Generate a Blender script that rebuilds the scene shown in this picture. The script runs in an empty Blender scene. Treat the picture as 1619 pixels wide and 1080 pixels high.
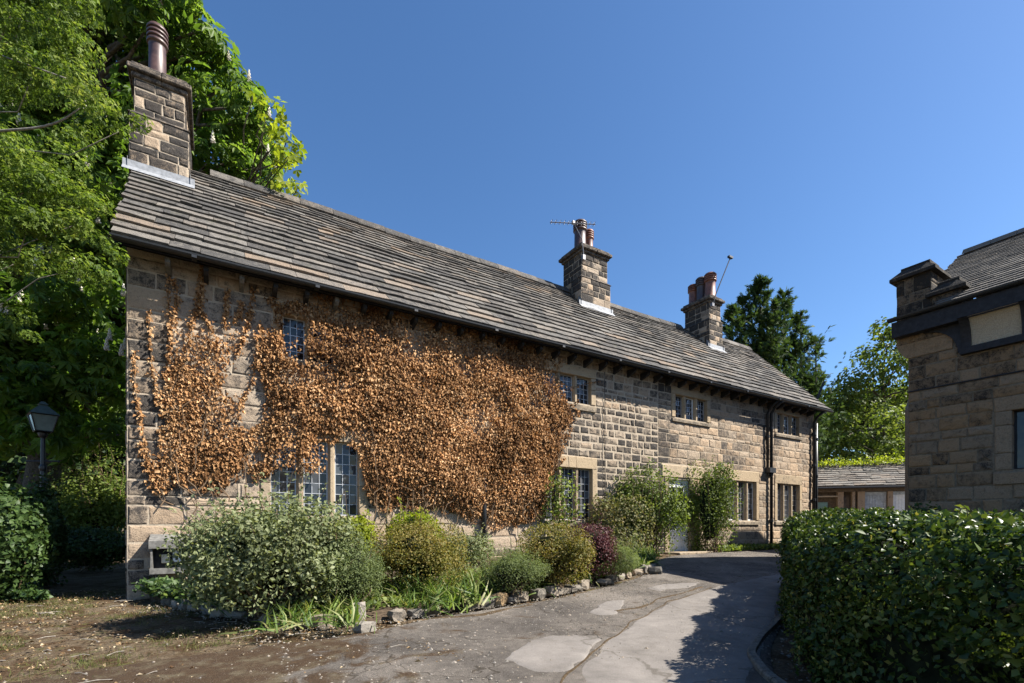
import bpy, math
import numpy as np
from mathutils import Vector

# ------------------------------------------------------------------ camera, world, sun, exposure
scn = bpy.context.scene
TH = math.radians(58.34)
CAM = np.array([1.16, -9.65, 1.15])
FPX, CXP, YHP = 765.0, 809.5, 830.0
cam_d = bpy.data.cameras.new("camera")
cam_o = bpy.data.objects.new("camera", cam_d)
scn.collection.objects.link(cam_o)
cam_d.sensor_width = 36.0
cam_d.lens = 36.0 * FPX / 1619.0
cam_d.shift_y = (YHP - 540.0) / 1619.0
cam_d.clip_start = 0.05
cam_d.clip_end = 3000.0
cam_o.location = CAM
cam_o.rotation_euler = (math.pi / 2, 0, -(math.pi / 2 - TH))
scn.camera = cam_o

SUN_EL = math.radians(45.0)
SUN_AZ = math.atan2(-0.597, 0.802)          # from +X, counter-clockwise
SUN_VEC = Vector((math.cos(SUN_AZ) * math.cos(SUN_EL), math.sin(SUN_AZ) * math.cos(SUN_EL), math.sin(SUN_EL)))
w = bpy.data.worlds.new("World"); scn.world = w; w.use_nodes = True
nt = w.node_tree
bg = nt.nodes["Background"]
sky = nt.nodes.new("ShaderNodeTexSky")
sky.sky_type = 'NISHITA'; sky.sun_disc = False
sky.sun_elevation = SUN_EL
sky.sun_rotation = math.pi / 2 - SUN_AZ
sky.altitude = 0.0; sky.air_density = 1.0; sky.dust_density = 0.6; sky.ozone_density = 6.0
hs = nt.nodes.new("ShaderNodeHueSaturation"); hs.inputs["Saturation"].default_value = 1.1
nt.links.new(sky.outputs[0], hs.inputs["Color"]); nt.links.new(hs.outputs[0], bg.inputs[0])
bg.inputs[1].default_value = 0.07
sl = bpy.data.lights.new("sun", 'SUN'); sl.energy = 5.0; sl.angle = math.radians(0.53); sl.color = (1.0, 0.945, 0.86)
so = bpy.data.objects.new("sun", sl); scn.collection.objects.link(so)
so.rotation_euler = SUN_VEC.to_track_quat('Z', 'Y').to_euler()
so.location = (20, -20, 30)
vs = scn.view_settings
vs.view_transform = 'Standard'; vs.look = 'None'; vs.exposure = 1.42; vs.gamma = 1.0; vs.use_curve_mapping = False
scn.cycles.max_bounces = 6
scn.cycles.transparent_max_bounces = 6

# ------------------------------------------------------------------ helpers
C = scn.collection
RNG = np.random.default_rng(7)
RV = np.array([math.sin(TH), -math.cos(TH), 0.0]); FV = np.array([math.cos(TH), math.sin(TH), 0.0]); UV = np.array([0, 0, 1.0])
WLOC = {}

def ray(x, y): return (x - CXP) / FPX * RV + FV + (YHP - y) / FPX * UV
def on_y(x, y, Y=0.0):
    d = ray(x, y); return CAM + d * (Y - CAM[1]) / d[1]
def on_x(x, y, X):
    d = ray(x, y); return CAM + d * (X - CAM[0]) / d[0]
def at(x, y, dep): return CAM + ray(x, y) * dep
def camxy(r, f): return (CAM + r * RV + f * FV)[:2]
def depth(p): return float((np.asarray(p) - CAM) @ FV)

def sst(a, b, x):
    t = np.clip((np.asarray(x, float) - a) / (b - a), 0, 1); return t * t * (3 - 2 * t)
def gz(x, y):
    return 0.34 * sst(0, 12, x) * sst(-7, -0.5, y)
def on_ground(x, y, dz=0.0):
    d = ray(x, y); z = 0.0
    for _ in range(12):
        t = (z + dz - CAM[2]) / d[2]; p = CAM + d * t; z = float(gz(p[0], p[1]))
    return p

def vnoise(p, seed=0):
    p = np.asarray(p, float); i = np.floor(p).astype(np.int64); f = p - i; f = f * f * (3 - 2 * f)
    def h(ix, iy, iz):
        n = (ix * 374761393 + iy * 668265263 + iz * 2147483647 + seed * 1274126177) & 0xffffffff
        n = ((n ^ (n >> 13)) * 1274126177) & 0xffffffff
        return ((n ^ (n >> 16)) & 0xffff) / 65535.0
    r = 0
    for dx in (0, 1):
        for dy in (0, 1):
            for dz in (0, 1):
                wgt = (f[..., 0] if dx else 1 - f[..., 0]) * (f[..., 1] if dy else 1 - f[..., 1]) * (f[..., 2] if dz else 1 - f[..., 2])
                r = r + wgt * h(i[..., 0] + dx, i[..., 1] + dy, i[..., 2] + dz)
    return r
def fnoise(p, seed=0, o=3):
    p = np.asarray(p, float); r = 0; a = .5; s = 0
    for k in range(o):
        r = r + a * vnoise(p * 2 ** k, seed + k); s += a; a *= .5
    return r / s

def tag(o, label=None, cat=None, group=None, kind=None):
    if label: o["label"] = label
    if cat: o["category"] = cat
    if group: o["group"] = group
    if kind: o["kind"] = kind
    return o
def empty(name, loc, label=None, cat=None, group=None, kind=None):
    o = bpy.data.objects.new(name, None); C.objects.link(o); o.location = loc; o.empty_display_size = .2
    WLOC[o] = np.array(loc, float); return tag(o, label, cat, group, kind)
def link(name, me, parent=None, c=(0, 0, 0)):
    o = bpy.data.objects.new(name, me); C.objects.link(o)
    c = np.array(c, float); WLOC[o] = c
    if parent is not None:
        o.parent = parent; o.location = c - WLOC[parent]
    else:
        o.location = c
    return o

class MB:
    def __init__(s): s.v = []; s.f = []; s.t = []; s.n = 0
    def add(s, verts, faces, tint=(0, 0, 0)):
        verts = np.asarray(verts, float); b = s.n
        s.v.append(verts); s.f += [tuple(int(i) + b for i in f) for f in faces]
        s.t.append(np.tile(np.array(tint, float), (len(verts), 1))); s.n += len(verts)
    def box(s, x0, x1, y0, y1, z0, z1, tint=(0, 0, 0), j=0.0):
        v = np.array([(x, y, z) for x in (x0, x1) for y in (y0, y1) for z in (z0, z1)], float)
        if j: v += RNG.uniform(-j, j, v.shape)
        s.add(v, [(0, 1, 3, 2), (4, 6, 7, 5), (0, 4, 5, 1), (2, 3, 7, 6), (0, 2, 6, 4), (1, 5, 7, 3)], tint)
    def bevbox(s, x0, x1, y0, y1, z0, z1, b=.01, tint=(0, 0, 0), j=0.0):
        # box with chamfered edges
        v = []; 
        for sx in (0, 1):
            for sy in (0, 1):
                for sz in (0, 1):
                    X = (x0, x1)[sx]; Y = (y0, y1)[sy]; Z = (z0, z1)[sz]
                    dx = b if sx == 0 else -b; dy = b if sy == 0 else -b; dz = b if sz == 0 else -b
                    v += [(X, Y + dy, Z + dz), (X + dx, Y, Z + dz), (X + dx, Y + dy, Z)]
        v = np.array(v, float)
        if j: v += np.repeat(RNG.uniform(-j, j, (8, 3)), 3, axis=0)
        I = lambda a, c, d, k: (a * 4 + c * 2 + d) * 3 + k
        f = [(I(0,0,0,0), I(0,0,1,0), I(0,1,1,0), I(0,1,0,0)), (I(1,0,0,0), I(1,1,0,0), I(1,1,1,0), I(1,0,1,0)),
             (I(0,0,0,1), I(1,0,0,1), I(1,0,1,1), I(0,0,1,1)), (I(0,1,0,1), I(0,1,1,1), I(1,1,1,1), I(1,1,0,1)),
             (I(0,0,0,2), I(0,1,0,2), I(1,1,0,2), I(1,0,0,2)), (I(0,0,1,2), I(1,0,1,2), I(1,1,1,2), I(0,1,1,2))]
        for a in (0, 1):
            for c in (0, 1):
                f.append((I(0,a,c,1), I(0,a,c,2), I(1,a,c,2), I(1,a,c,1)))
                f.append((I(a,0,c,0), I(a,0,c,2), I(a,1,c,2), I(a,1,c,0)))
                f.append((I(a,c,0,0), I(a,c,0,1), I(a,c,1,1), I(a,c,1,0)))
                for d in (0, 1): f.append((I(a,c,d,0), I(a,c,d,1), I(a,c,d,2)))
        s.add(v, f, tint)
    def tube(s, pts, rad, n=8, cap=True, tint=(0, 0, 0)):
        pts = np.asarray(pts, float); m = len(pts); rad = np.broadcast_to(np.asarray(rad, float), (m,))
        d = np.gradient(pts, axis=0); d /= np.linalg.norm(d, axis=1)[:, None] + 1e-9
        ref = np.array([0, 0, 1.0]) if abs(d[0][2]) < .9 else np.array([1.0, 0, 0])
        V = []
        for i in range(m):
            a = np.cross(d[i], ref); a /= np.linalg.norm(a) + 1e-9; b = np.cross(d[i], a)
            for k in range(n):
                t = 2 * math.pi * k / n; V.append(pts[i] + rad[i] * (math.cos(t) * a + math.sin(t) * b))
        F = [(i * n + k, i * n + (k + 1) % n, (i + 1) * n + (k + 1) % n, (i + 1) * n + k) for i in range(m - 1) for k in range(n)]
        if cap: F += [tuple(range(n - 1, -1, -1)), tuple((m - 1) * n + k for k in range(n))]
        s.add(V, F, tint)
    def lathe(s, c, prof, n=16, tint=(0, 0, 0), cap=True):
        V = [(c[0] + r * math.cos(2 * math.pi * k / n), c[1] + r * math.sin(2 * math.pi * k / n), c[2] + z) for r, z in prof for k in range(n)]
        F = [(i * n + k, i * n + (k + 1) % n, (i + 1) * n + (k + 1) % n, (i + 1) * n + k) for i in range(len(prof) - 1) for k in range(n)]
        if cap: F += [tuple(range(n - 1, -1, -1)), tuple((len(prof) - 1) * n + k for k in range(n))]
        s.add(V, F, tint)
    def prism(s, poly, d0, d1, fn, tint=(0, 0, 0)):
        # poly of (a,b); fn(a,b,d)->xyz
        n = len(poly); V = [fn(a, b, d0) for a, b in poly] + [fn(a, b, d1) for a, b in poly]
        F = [tuple(range(n))[::-1], tuple(range(n, 2 * n))] + [(i, (i + 1) % n, n + (i + 1) % n, n + i) for i in range(n)]
        s.add(V, F, tint)
    def build(s, name, mat, parent=None, smooth=False, kind=None, recenter=True):
        V = np.concatenate(s.v); T = np.concatenate(s.t)
        c = (V.min(0) + V.max(0)) / 2 if recenter else np.zeros(3)
        me = bpy.data.meshes.new(name); me.from_pydata((V - c).tolist(), [], s.f)
        a = me.attributes.new("tint", 'FLOAT_VECTOR', 'POINT'); a.data.foreach_set("vector", T.ravel())
        if smooth: me.polygons.foreach_set("use_smooth", [True] * len(me.polygons))
        me.materials.append(M[mat] if isinstance(mat, str) else mat)
        me.update()
        o = link(name, me, parent, c)
        if kind: o["kind"] = kind
        return o

# ---- leaf geometry
def T_kite(wd=.3, fold=.08, droop=-.08): return np.array([(0,0,0),(.45,wd,fold),(1,0,droop),(.45,-wd,fold)], float), [(0,3,2),(0,2,1)]
def T_ivy(): return np.array([(0,0,0),(.05,.42,.05),(.5,.36,.03),(1,0,-.08),(.5,-.36,.03),(.05,-.42,.05)], float), [(0,2,1),(0,3,2),(0,4,3),(0,5,4)]
def T_dead(): return np.array([(0,0,0),(.3,.38,.26),(1,.05,-.2),(.45,-.36,.2)], float), [(0,3,2),(0,2,1)]
def T_blade(): return np.array([(0,.035,0),(0,-.035,0),(.5,.026,-.05),(.5,-.026,-.05),(1,0,-.46)], float), [(0,1,3),(0,3,2),(2,3,4)]
def T_fan(angs, lens, wd, droop=-.2):
    V = []; F = []
    for a, l in zip(angs, lens):
        a = math.radians(a); b = len(V); ca, sa = math.cos(a), math.sin(a)
        for u, s_, h in ((0, 0, 0), (.62, wd, .03), (1, 0, droop), (.62, -wd, .03)):
            V.append((l * (u * ca - s_ * sa), l * (u * sa + s_ * ca), l * h + (0.02 if u else 0)))
        F += [(b, b + 3, b + 2), (b, b + 2, b + 1)]
    return np.array(V), F
def unit(a): return a / (np.linalg.norm(a, axis=-1, keepdims=True) + 1e-9)
def rnd_dir(n, rng): return unit(rng.normal(size=(n, 3)))
def leaf_obj(name, pos, nrm, size, tmpl, mat, parent, rng, axis=None, tint=None, kind="stuff", spread=.6):
    n = len(pos); V, F = tmpl; L = len(V)
    nrm = unit(nrm + rng.normal(size=(n, 3)) * spread)
    if axis is None: axis = rng.normal(size=(n, 3))
    ax = axis - (axis * nrm).sum(1)[:, None] * nrm; ax = unit(ax); sd = np.cross(nrm, ax)
    size = np.broadcast_to(np.asarray(size, float), (n,)) * rng.uniform(.7, 1.25, n)
    W = pos[:, None, :] + size[:, None, None] * (V[None, :, 0:1] * ax[:, None, :] + V[None, :, 1:2] * sd[:, None, :] + V[None, :, 2:3] * nrm[:, None, :])
    W = W.reshape(-1, 3); c = (W.min(0) + W.max(0)) / 2
    Fa = np.array(F); k = len(Fa)
    idx = (Fa[None] + (np.arange(n) * L)[:, None, None]).reshape(-1)
    me = bpy.data.meshes.new(name)
    me.vertices.add(n * L); me.vertices.foreach_set("co", (W - c).astype(np.float32).ravel())
    me.loops.add(n * k * 3); me.loops.foreach_set("vertex_index", idx.astype(np.int32))
    me.polygons.add(n * k); me.polygons.foreach_set("loop_start", (np.arange(n * k) * 3).astype(np.int32))
    me.polygons.foreach_set("loop_total", np.full(n * k, 3, np.int32))
    if tint is None: tint = rng.uniform(0, 1, n)
    a = me.attributes.new("tint", 'FLOAT_VECTOR', 'POINT')
    tv = np.zeros((n * L, 3), np.float32); tv[:, 0] = np.repeat(tint, L); a.data.foreach_set("vector", tv.ravel())
    me.materials.append(M[mat]); me.update(calc_edges=True)
    o = link(name, me, parent, c)
    if kind: o["kind"] = kind
    return o

# ------------------------------------------------------------------ materials
M = {}
class NB:
    def __init__(s, name):
        s.m = bpy.data.materials.new(name); s.m.use_nodes = True; s.t = s.m.node_tree; s.p = s.t.nodes["Principled BSDF"]; s.o = s.t.nodes["Material Output"]
        M[name] = s.m
    def n(s, typ, **k):
        nd = s.t.nodes.new(typ)
        for a, b in k.items(): setattr(nd, a, b)
        return nd
    def l(s, a, b): s.t.links.new(a, b)
    def pos(s, obj=False):
        if obj: return s.n("ShaderNodeTexCoord").outputs["Object"]
        return s.n("ShaderNodeNewGeometry").outputs["Position"]
    def noise(s, vec, scale, detail=4, rough=.55, dist=0):
        nd = s.n("ShaderNodeTexNoise"); nd.inputs["Scale"].default_value = scale; nd.inputs["Detail"].default_value = detail
        nd.inputs["Roughness"].default_value = rough; nd.inputs["Distortion"].default_value = dist; s.l(vec, nd.inputs["Vector"]); return nd.outputs[0]
    def ramp(s, fac, stops):
        r = s.n("ShaderNodeValToRGB"); e = r.color_ramp.elements
        while len(e) < len(stops): e.new(.5)
        for i, (p, c) in enumerate(stops):
            e[i].position = p; e[i].color = (*c, 1) if isinstance(c, (tuple, list)) else (c, c, c, 1)
        s.l(fac, r.inputs[0]); return r.outputs[0]
    def mix(s, fac, a, b, mode='MIX'):
        m = s.n("ShaderNodeMix", data_type='RGBA', blend_type=mode)
        for sock, v in ((m.inputs[0], fac), (m.inputs[6], a), (m.inputs[7], b)):
            if isinstance(v, (int, float)): sock.default_value = v
            elif isinstance(v, (tuple, list)): sock.default_value = (*v, 1)
            else: s.l(v, sock)
        return m.outputs[2]
    def math(s, op, a, b=0.0, c=0.0, clamp=False):
        m = s.n("ShaderNodeMath", operation=op, use_clamp=clamp)
        for i, v in enumerate((a, b, c)):
            if isinstance(v, (int, float)): m.inputs[i].default_value = v
            else: s.l(v, m.inputs[i])
        return m.outputs[0]
    def bump(s, h, strength=.5, dist=.02):
        b = s.n("ShaderNodeBump"); b.inputs["Strength"].default_value = strength; b.inputs["Distance"].default_value = dist
        s.l(h, b.inputs["Height"]); s.l(b.outputs[0], s.p.inputs["Normal"])
    def tint(s):
        a = s.n("ShaderNodeAttribute", attribute_name="tint"); x = s.n("ShaderNodeSeparateXYZ"); s.l(a.outputs["Vector"], x.inputs[0]); return x.outputs
    def fin(s, col, rough=.85, spec=.3, metal=0):
        if isinstance(col, (tuple, list)): s.p.inputs["Base Color"].default_value = (*col, 1)
        else: s.l(col, s.p.inputs["Base Color"])
        if isinstance(rough, (int, float)): s.p.inputs["Roughness"].default_value = rough
        else: s.l(rough, s.p.inputs["Roughness"])
        s.p.inputs["Specular IOR Level"].default_value = spec; s.p.inputs["Metallic"].default_value = metal

def mat_stone(name, buff, warm, soot=(.032, .030, .029), bump=.6, sc=1.0, lichen=0.0):
    b = NB(name); P = b.pos(); t = b.tint()
    big = b.noise(P, 1.1 * sc, 3); mid = b.noise(P, 9 * sc, 6, .7, .3); fine = b.noise(P, 55 * sc, 4, .7)
    base = b.mix(t[1], buff, warm)
    base = b.mix(1.0, base, b.ramp(fine, [(.25, .62), (.55, 1.0), (.8, 1.22)]), 'MULTIPLY')
    base = b.mix(1.0, base, b.ramp(mid, [(.3, .75), (.6, 1.1)]), 'MULTIPLY')
    d = b.math('ADD', b.math('MULTIPLY', t[0], 1.12), b.math('MULTIPLY', b.math('SUBTRACT', mid, .48), 2.1))
    d = b.math('ADD', d, b.math('MULTIPLY', b.math('SUBTRACT', fine, .5), 1.5))
    d = b.math('ADD', d, b.math('MULTIPLY', b.math('SUBTRACT', big, .5), .5))
    s = b.ramp(d, [(.2, 0.0), (.82, .95)])
    col = b.mix(s, base, soot)
    if lichen:
        ln = b.noise(P, 13, 5, .7, .5); col = b.mix(b.ramp(ln, [(.62, 0.0), (.70, lichen)]), col, (.33, .315, .25)); l2 = b.noise(P, 3.1, 5, .7); col = b.mix(b.ramp(l2, [(.6, 0.0), (.72, lichen * .6)]), col, (.13, .135, .06))
    b.fin(col, .92, .2)
    h = b.math('ADD', b.math('MULTIPLY', mid, 1.0), b.math('MULTIPLY', fine, .55))
    b.bump(h, bump, .03)
mat_stone("stone", (.40, .325, .245), (.44, .305, .19), bump=.75)
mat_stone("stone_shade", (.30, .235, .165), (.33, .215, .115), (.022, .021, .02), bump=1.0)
mat_stone("stone_trim", (.40, .325, .235), (.44, .32, .185), bump=.4)
mat_stone("slab", (.205, .192, .172), (.255, .19, .135), (.052, .050, .048), bump=1.0, lichen=.45)
mat_stone("slab_pale", (.25, .23, .20), (.27, .22, .17), (.10, .095, .088), bump=.9)
mat_stone("slab_dark", (.20, .18, .155), (.2, .16, .12), (.05, .048, .046), bump=.5)
mat_stone("edging", (.27, .25, .22), (.36, .25, .14), (.08, .075, .065), bump=.6, sc=2)
b = NB("mortar"); P = b.pos(); n1 = b.noise(P, 40, 5, .7); n2 = b.noise(P, 2.2, 4)
col = b.mix(b.ramp(n2, [(.3, 0.0), (.7, 1.0)]), (.49, .405, .305), (.36, .30, .225)); col = b.mix(1.0, col, b.ramp(n1, [(.3, .7), (.6, 1.05)]), 'MULTIPLY'); n3 = b.noise(P, 6, 6, .7, .3); col = b.mix(b.ramp(n3, [(.5, 0.0), (.75, .6)]), col, (.12, .105, .085)); b.fin(col, .95, .1); b.bump(n1, .6, .012)
def simple(name, col, rough=.5, spec=.4, metal=0, var=.25, sc=20, bump=0.0):
    b = NB(name); P = b.pos(); n = b.noise(P, sc, 4, .6)
    c = b.mix(1.0, col, b.ramp(n, [(.3, 1 - var), (.7, 1 + var * .6)]), 'MULTIPLY'); b.fin(c, rough, spec, metal)
    if bump: b.bump(n, bump, .01)
simple("green_paint_dark", (.05, .075, .068), .5, .4, 0, .3, 14)
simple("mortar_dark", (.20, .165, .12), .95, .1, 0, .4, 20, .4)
simple("lead", (.26, .27, .285), .65, .4, .2, .35, 14)
simple("came", (.46, .47, .48), .5, .5, .5, .2, 30)
simple("black_iron", (.018, .019, .021), .42, .5, 0, .4, 25, .15)
simple("dark_wood", (.022, .022, .025), .6, .3, 0, .5, 14, .2)
simple("white_paint", (.78, .79, .78), .4, .4, 0, .12, 12)
simple("grey_paint", (.42, .46, .49), .65, .3, 0, .35, 9)
simple("green_paint", (.16, .27, .25), .5, .3, 0, .2, 9)
simple("brown_wood", (.14, .108, .078), .75, .2, 0, .4, 9)
simple("weathered_wood", (.15, .145, .135), .85, .2, 0, .45, 18, .3)
simple("plastic_beige", (.55, .49, .38), .5, .4, 0, .1, 10)
simple("plastic_white", (.75, .75, .72), .45, .4, 0, .1, 10)
simple("render_panel", (.42, .36, .26), .95, .1, 0, .3, 60, .6)
simple("pot_red", (.20, .082, .05), .5, .5, 0, .5, 7, .1)
simple("pot_dark", (.07, .05, .048), .45, .6, 0, .5, 7, .1)
simple("pot_brown", (.075, .04, .032), .45, .6, 0, .5, 7, .1)
simple("metal_grey", (.16, .16, .17), .5, .4, .5, .1, 10)
simple("bark", (.10, .085, .065), .95, .1, 0, .6, 16, .6)
simple("bark_pale", (.27, .245, .21), .9, .1, 0, .45, 24, .5)
simple("vine_stem", (.16, .11, .07), .9, .1, 0, .4, 30, .3)
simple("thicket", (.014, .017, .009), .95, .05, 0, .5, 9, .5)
simple("soil", (.075, .055, .038), .95, .1, 0, .6, 22, .7)
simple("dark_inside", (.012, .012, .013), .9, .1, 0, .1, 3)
simple("blossom", (.75, .70, .60), .7, .2, 0, .2, 40)
simple("lamp_glass", (.15, .19, .18), .15, .6, 0, .25, 9)
b = NB("pane_glass"); P = b.pos(); n = b.noise(P, 3.5, 2); t = b.tint()
b.fin(b.mix(t[0], (.012, .014, .017), (.14, .16, .185)), .09, .45); b.bump(n, .2, .03)

def mat_leaf(name, cols, rough=.5, spec=.35, trans=.35, tcol=None):
    b = NB(name); t = b.tint(); P = b.pos()
    col = b.ramp(t[0], [(i / (len(cols) - 1), c) for i, c in enumerate(cols)])
    n = b.noise(P, 1.6, 2); col = b.mix(1.0, col, b.ramp(n, [(.3, .78), (.7, 1.18)]), 'MULTIPLY')
    b.fin(col, rough, spec)
    tr = b.n("ShaderNodeBsdfTranslucent"); tc = b.mix(1.0, col, tcol or (1.5, 1.5, .8), 'MULTIPLY'); b.l(tc, tr.inputs[0])
    mx = b.n("ShaderNodeMixShader"); mx.inputs[0].default_value = trans
    b.l(b.p.outputs[0], mx.inputs[1]); b.l(tr.outputs[0], mx.inputs[2]); b.l(mx.outputs[0], b.o.inputs[0])
mat_leaf("leaf_dead", [(.11, .052, .022), (.29, .152, .064), (.46, .265, .122), (.62, .42, .235)], .7, .1, .22, (1.2, 1.0, .7))
mat_leaf("leaf_chestnut", [(.042, .084, .013), (.08, .142, .019), (.122, .195, .03), (.17, .245, .045)], .5, .25, .5)
mat_leaf("leaf_lime", [(.14, .19, .012), (.22, .27, .02), (.31, .33, .04)], .5, .2, .5)
mat_leaf("leaf_thorn", [(.038, .068, .011), (.082, .132, .018), (.14, .20, .03), (.24, .28, .07)], .55, .2, .45)
mat_leaf("leaf_hedge", [(.011, .022, .006), (.03, .055, .010), (.062, .098, .018), (.125, .155, .028), (.28, .25, .06)], .42, .28, .22)
mat_leaf("leaf_greygreen", [(.085, .105, .045), (.14, .165, .075), (.20, .225, .115), (.29, .305, .18)], .65, .15, .35)
mat_leaf("leaf_sage", [(.085, .115, .045), (.14, .175, .07), (.19, .225, .10)], .65, .15, .35)
mat_leaf("leaf_bronze", [(.065, .075, .016), (.13, .13, .026), (.20, .165, .042), (.26, .19, .06)], .55, .25, .35)
mat_leaf("leaf_purple", [(.04, .018, .02), (.085, .03, .034), (.14, .055, .055)], .55, .25, .2, (1.4, .9, .9))
mat_leaf("leaf_green", [(.045, .075, .014), (.09, .13, .022), (.14, .185, .036), (.20, .235, .06)], .55, .25, .4)
mat_leaf("leaf_dull", [(.07, .08, .03), (.12, .13, .045), (.18, .18, .07), (.21, .165, .09)], .6, .2, .35)
mat_leaf("leaf_ivy", [(.016, .036, .010), (.035, .068, .016), (.065, .105, .026)], .5, .3, .25)
mat_leaf("leaf_conifer", [(.024, .046, .016), (.045, .08, .024), (.075, .115, .034)], .65, .15, .25)
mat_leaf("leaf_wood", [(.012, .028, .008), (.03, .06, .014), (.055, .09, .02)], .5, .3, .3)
mat_leaf("leaf_grass", [(.05, .09, .015), (.09, .15, .025), (.14, .20, .04), (.24, .23, .09)], .5, .3, .35)
mat_leaf("leaf_weed", [(.035, .05, .012), (.07, .09, .02), (.12, .125, .035), (.20, .17, .08)], .6, .2, .3)
mat_leaf("leaf_litter", [(.07, .04, .02), (.16, .10, .05), (.28, .20, .11), (.38, .32, .22)], .8, .1, .1, (1, 1, .8))

# asphalt, yard
b = NB("asphalt"); P = b.pos()
g = b.noise(P, 190, 3, .8); md = b.noise(P, 9, 5, .65); bgn = b.noise(P, .9, 4, .6)
vor = b.n("ShaderNodeTexVoronoi"); vor.inputs["Scale"].default_value = 95; b.l(P, vor.inputs["Vector"])
col = b.mix(b.ramp(bgn, [(.36, 0.0), (.64, 1.0)]), (.085, .075, .066), (.175, .153, .131))
col = b.mix(1.0, col, b.ramp(g, [(.3, .5), (.5, 1.0), (.7, 1.6)]), 'MULTIPLY')
col = b.mix(1.0, col, b.ramp(md, [(.3, .72), (.7, 1.2)]), 'MULTIPLY')
col = b.mix(b.ramp(vor.outputs["Distance"], [(.12, .45), (.32, 0.0)]), col, (.30, .275, .245))
v2 = b.n("ShaderNodeTexVoronoi"); v2.inputs["Scale"].default_value = 48; b.l(P, v2.inputs["Vector"]); col = b.mix(b.ramp(v2.outputs["Distance"], [(.1, .5), (.26, 0.0)]), col, (.05, .045, .04))
wv = b.n("ShaderNodeVectorMath", operation='ADD'); nz = b.n("ShaderNodeTexNoise"); nz.inputs["Scale"].default_value = 2.5; b.l(P, nz.inputs["Vector"]); b.l(P, wv.inputs[0]); b.l(nz.outputs["Color"], wv.inputs[1])
ck = b.n("ShaderNodeTexVoronoi", feature='DISTANCE_TO_EDGE'); ck.inputs["Scale"].default_value = .85; b.l(wv.outputs[0], ck.inputs["Vector"])
col = b.mix(b.ramp(ck.outputs["Distance"], [(.003, .75), (.011, 0.0)]), col, (.035, .028, .02))
sx = b.n("ShaderNodeSeparateXYZ"); b.l(P, sx.inputs[0])
# moss and dirt spread out from the yard side and the bed edge (worn ground, its own shape)
lf = b.math('SUBTRACT', 1.0, b.math('DIVIDE', b.math('ADD', b.math('ADD', sx.outputs[0], b.math('MULTIPLY', sx.outputs[1], -.35)), -2.6), 2.6), clamp=True)
mm = b.math('ADD', b.noise(P, 2.2, 6, .68, .6), b.math('MULTIPLY', lf, .36))
moss = b.ramp(mm, [(.60, 0.0), (.70, 1.0)])
mcol = b.mix(b.noise(P, 28, 4, .7), (.026, .015, .009), (.10, .060, .030))
gm = b.ramp(b.noise(P, 4.3, 5, .7), [(.5, 0.0), (.64, 1.0)])
mcol = b.mix(b.math('MULTIPLY', gm, .6), mcol, (.16, .135, .085))
col = b.mix(b.math('MULTIPLY', moss, .9), col, mcol)
gr = b.n("ShaderNodeTexVoronoi"); gr.inputs["Scale"].default_value = 62; b.l(P, gr.inputs["Vector"]); gm2 = b.math('MULTIPLY', b.ramp(gr.outputs["Distance"], [(.14, 1.0), (.24, 0.0)]), b.ramp(b.noise(P, 3.0, 4, .6), [(.42, 0.0), (.6, .85)])); col = b.mix(gm2, col, (.27, .24, .205))
b.fin(col, .95, .12); b.bump(b.math('ADD', b.math('MULTIPLY', g, .9), b.math('ADD', b.math('MULTIPLY', md, .8), b.math('MULTIPLY', moss, .7))), 1.0, .016)
b = NB("asphalt_patch"); P = b.pos(); g = b.noise(P, 160, 3, .75); md = b.noise(P, 5, 5, .65); cr = b.noise(P, 1.4, 5, .6)
col = b.mix(b.ramp(cr, [(.35, 0.0), (.65, 1.0)]), (.15, .135, .121), (.205, .185, .166)); col = b.mix(1.0, col, b.ramp(g, [(.3, .78), (.7, 1.2)]), 'MULTIPLY')
col = b.mix(1.0, col, b.ramp(md, [(.3, .82), (.65, 1.08)]), 'MULTIPLY'); v2 = b.n("ShaderNodeTexVoronoi"); v2.inputs["Scale"].default_value = 60; b.l(P, v2.inputs["Vector"]); col = b.mix(b.ramp(v2.outputs["Distance"], [(.1, .6), (.24, 0.0)]), col, (.07, .062, .054)); st_ = b.noise(P, 1.9, 6, .72, .8); col = b.mix(b.ramp(st_, [(.52, 0.0), (.66, .35)]), col, (.095, .083, .07))
ck = b.n("ShaderNodeTexVoronoi", feature='DISTANCE_TO_EDGE'); ck.inputs["Scale"].default_value = .45
wv = b.n("ShaderNodeVectorMath", operation='ADD'); nz = b.n("ShaderNodeTexNoise"); nz.inputs["Scale"].default_value = 1.7; nz.inputs["Detail"].default_value = 6; b.l(P, nz.inputs["Vector"]); b.l(P, wv.inputs[0]); b.l(nz.outputs["Color"], wv.inputs[1]); b.l(wv.outputs[0], ck.inputs["Vector"]); col = b.mix(b.ramp(ck.outputs["Distance"], [(.003, .6), (.009, 0.0)]), col, (.06, .05, .038))
b.fin(col, .9, .25); b.bump(b.math('ADD', g, md), .5, .008)
b = NB("moss_line"); P = b.pos(); n1 = b.noise(P, 30, 4, .7); b.fin(b.mix(b.ramp(n1, [(.35, 0.0), (.65, 1.0)]), (.035, .024, .014), (.105, .075, .045)), .95, .1); b.bump(n1, .8, .02)
b = NB("yard"); P = b.pos(); n1 = b.noise(P, 26, 5, .75); n2 = b.noise(P, 2.6, 6, .7, .4); n3 = b.noise(P, 7, 5, .7)
col = b.mix(b.ramp(n1, [(.3, 0.0), (.7, 1.0)]), (.04, .028, .018), (.21, .16, .105))
col = b.mix(b.ramp(n2, [(.46, 0.0), (.58, .85)]), col, b.mix(n1, (.035, .019, .010), (.09, .05, .022)))
col = b.mix(b.ramp(n3, [(.55, 0.0), (.68, .55)]), col, (.11, .13, .035))
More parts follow.
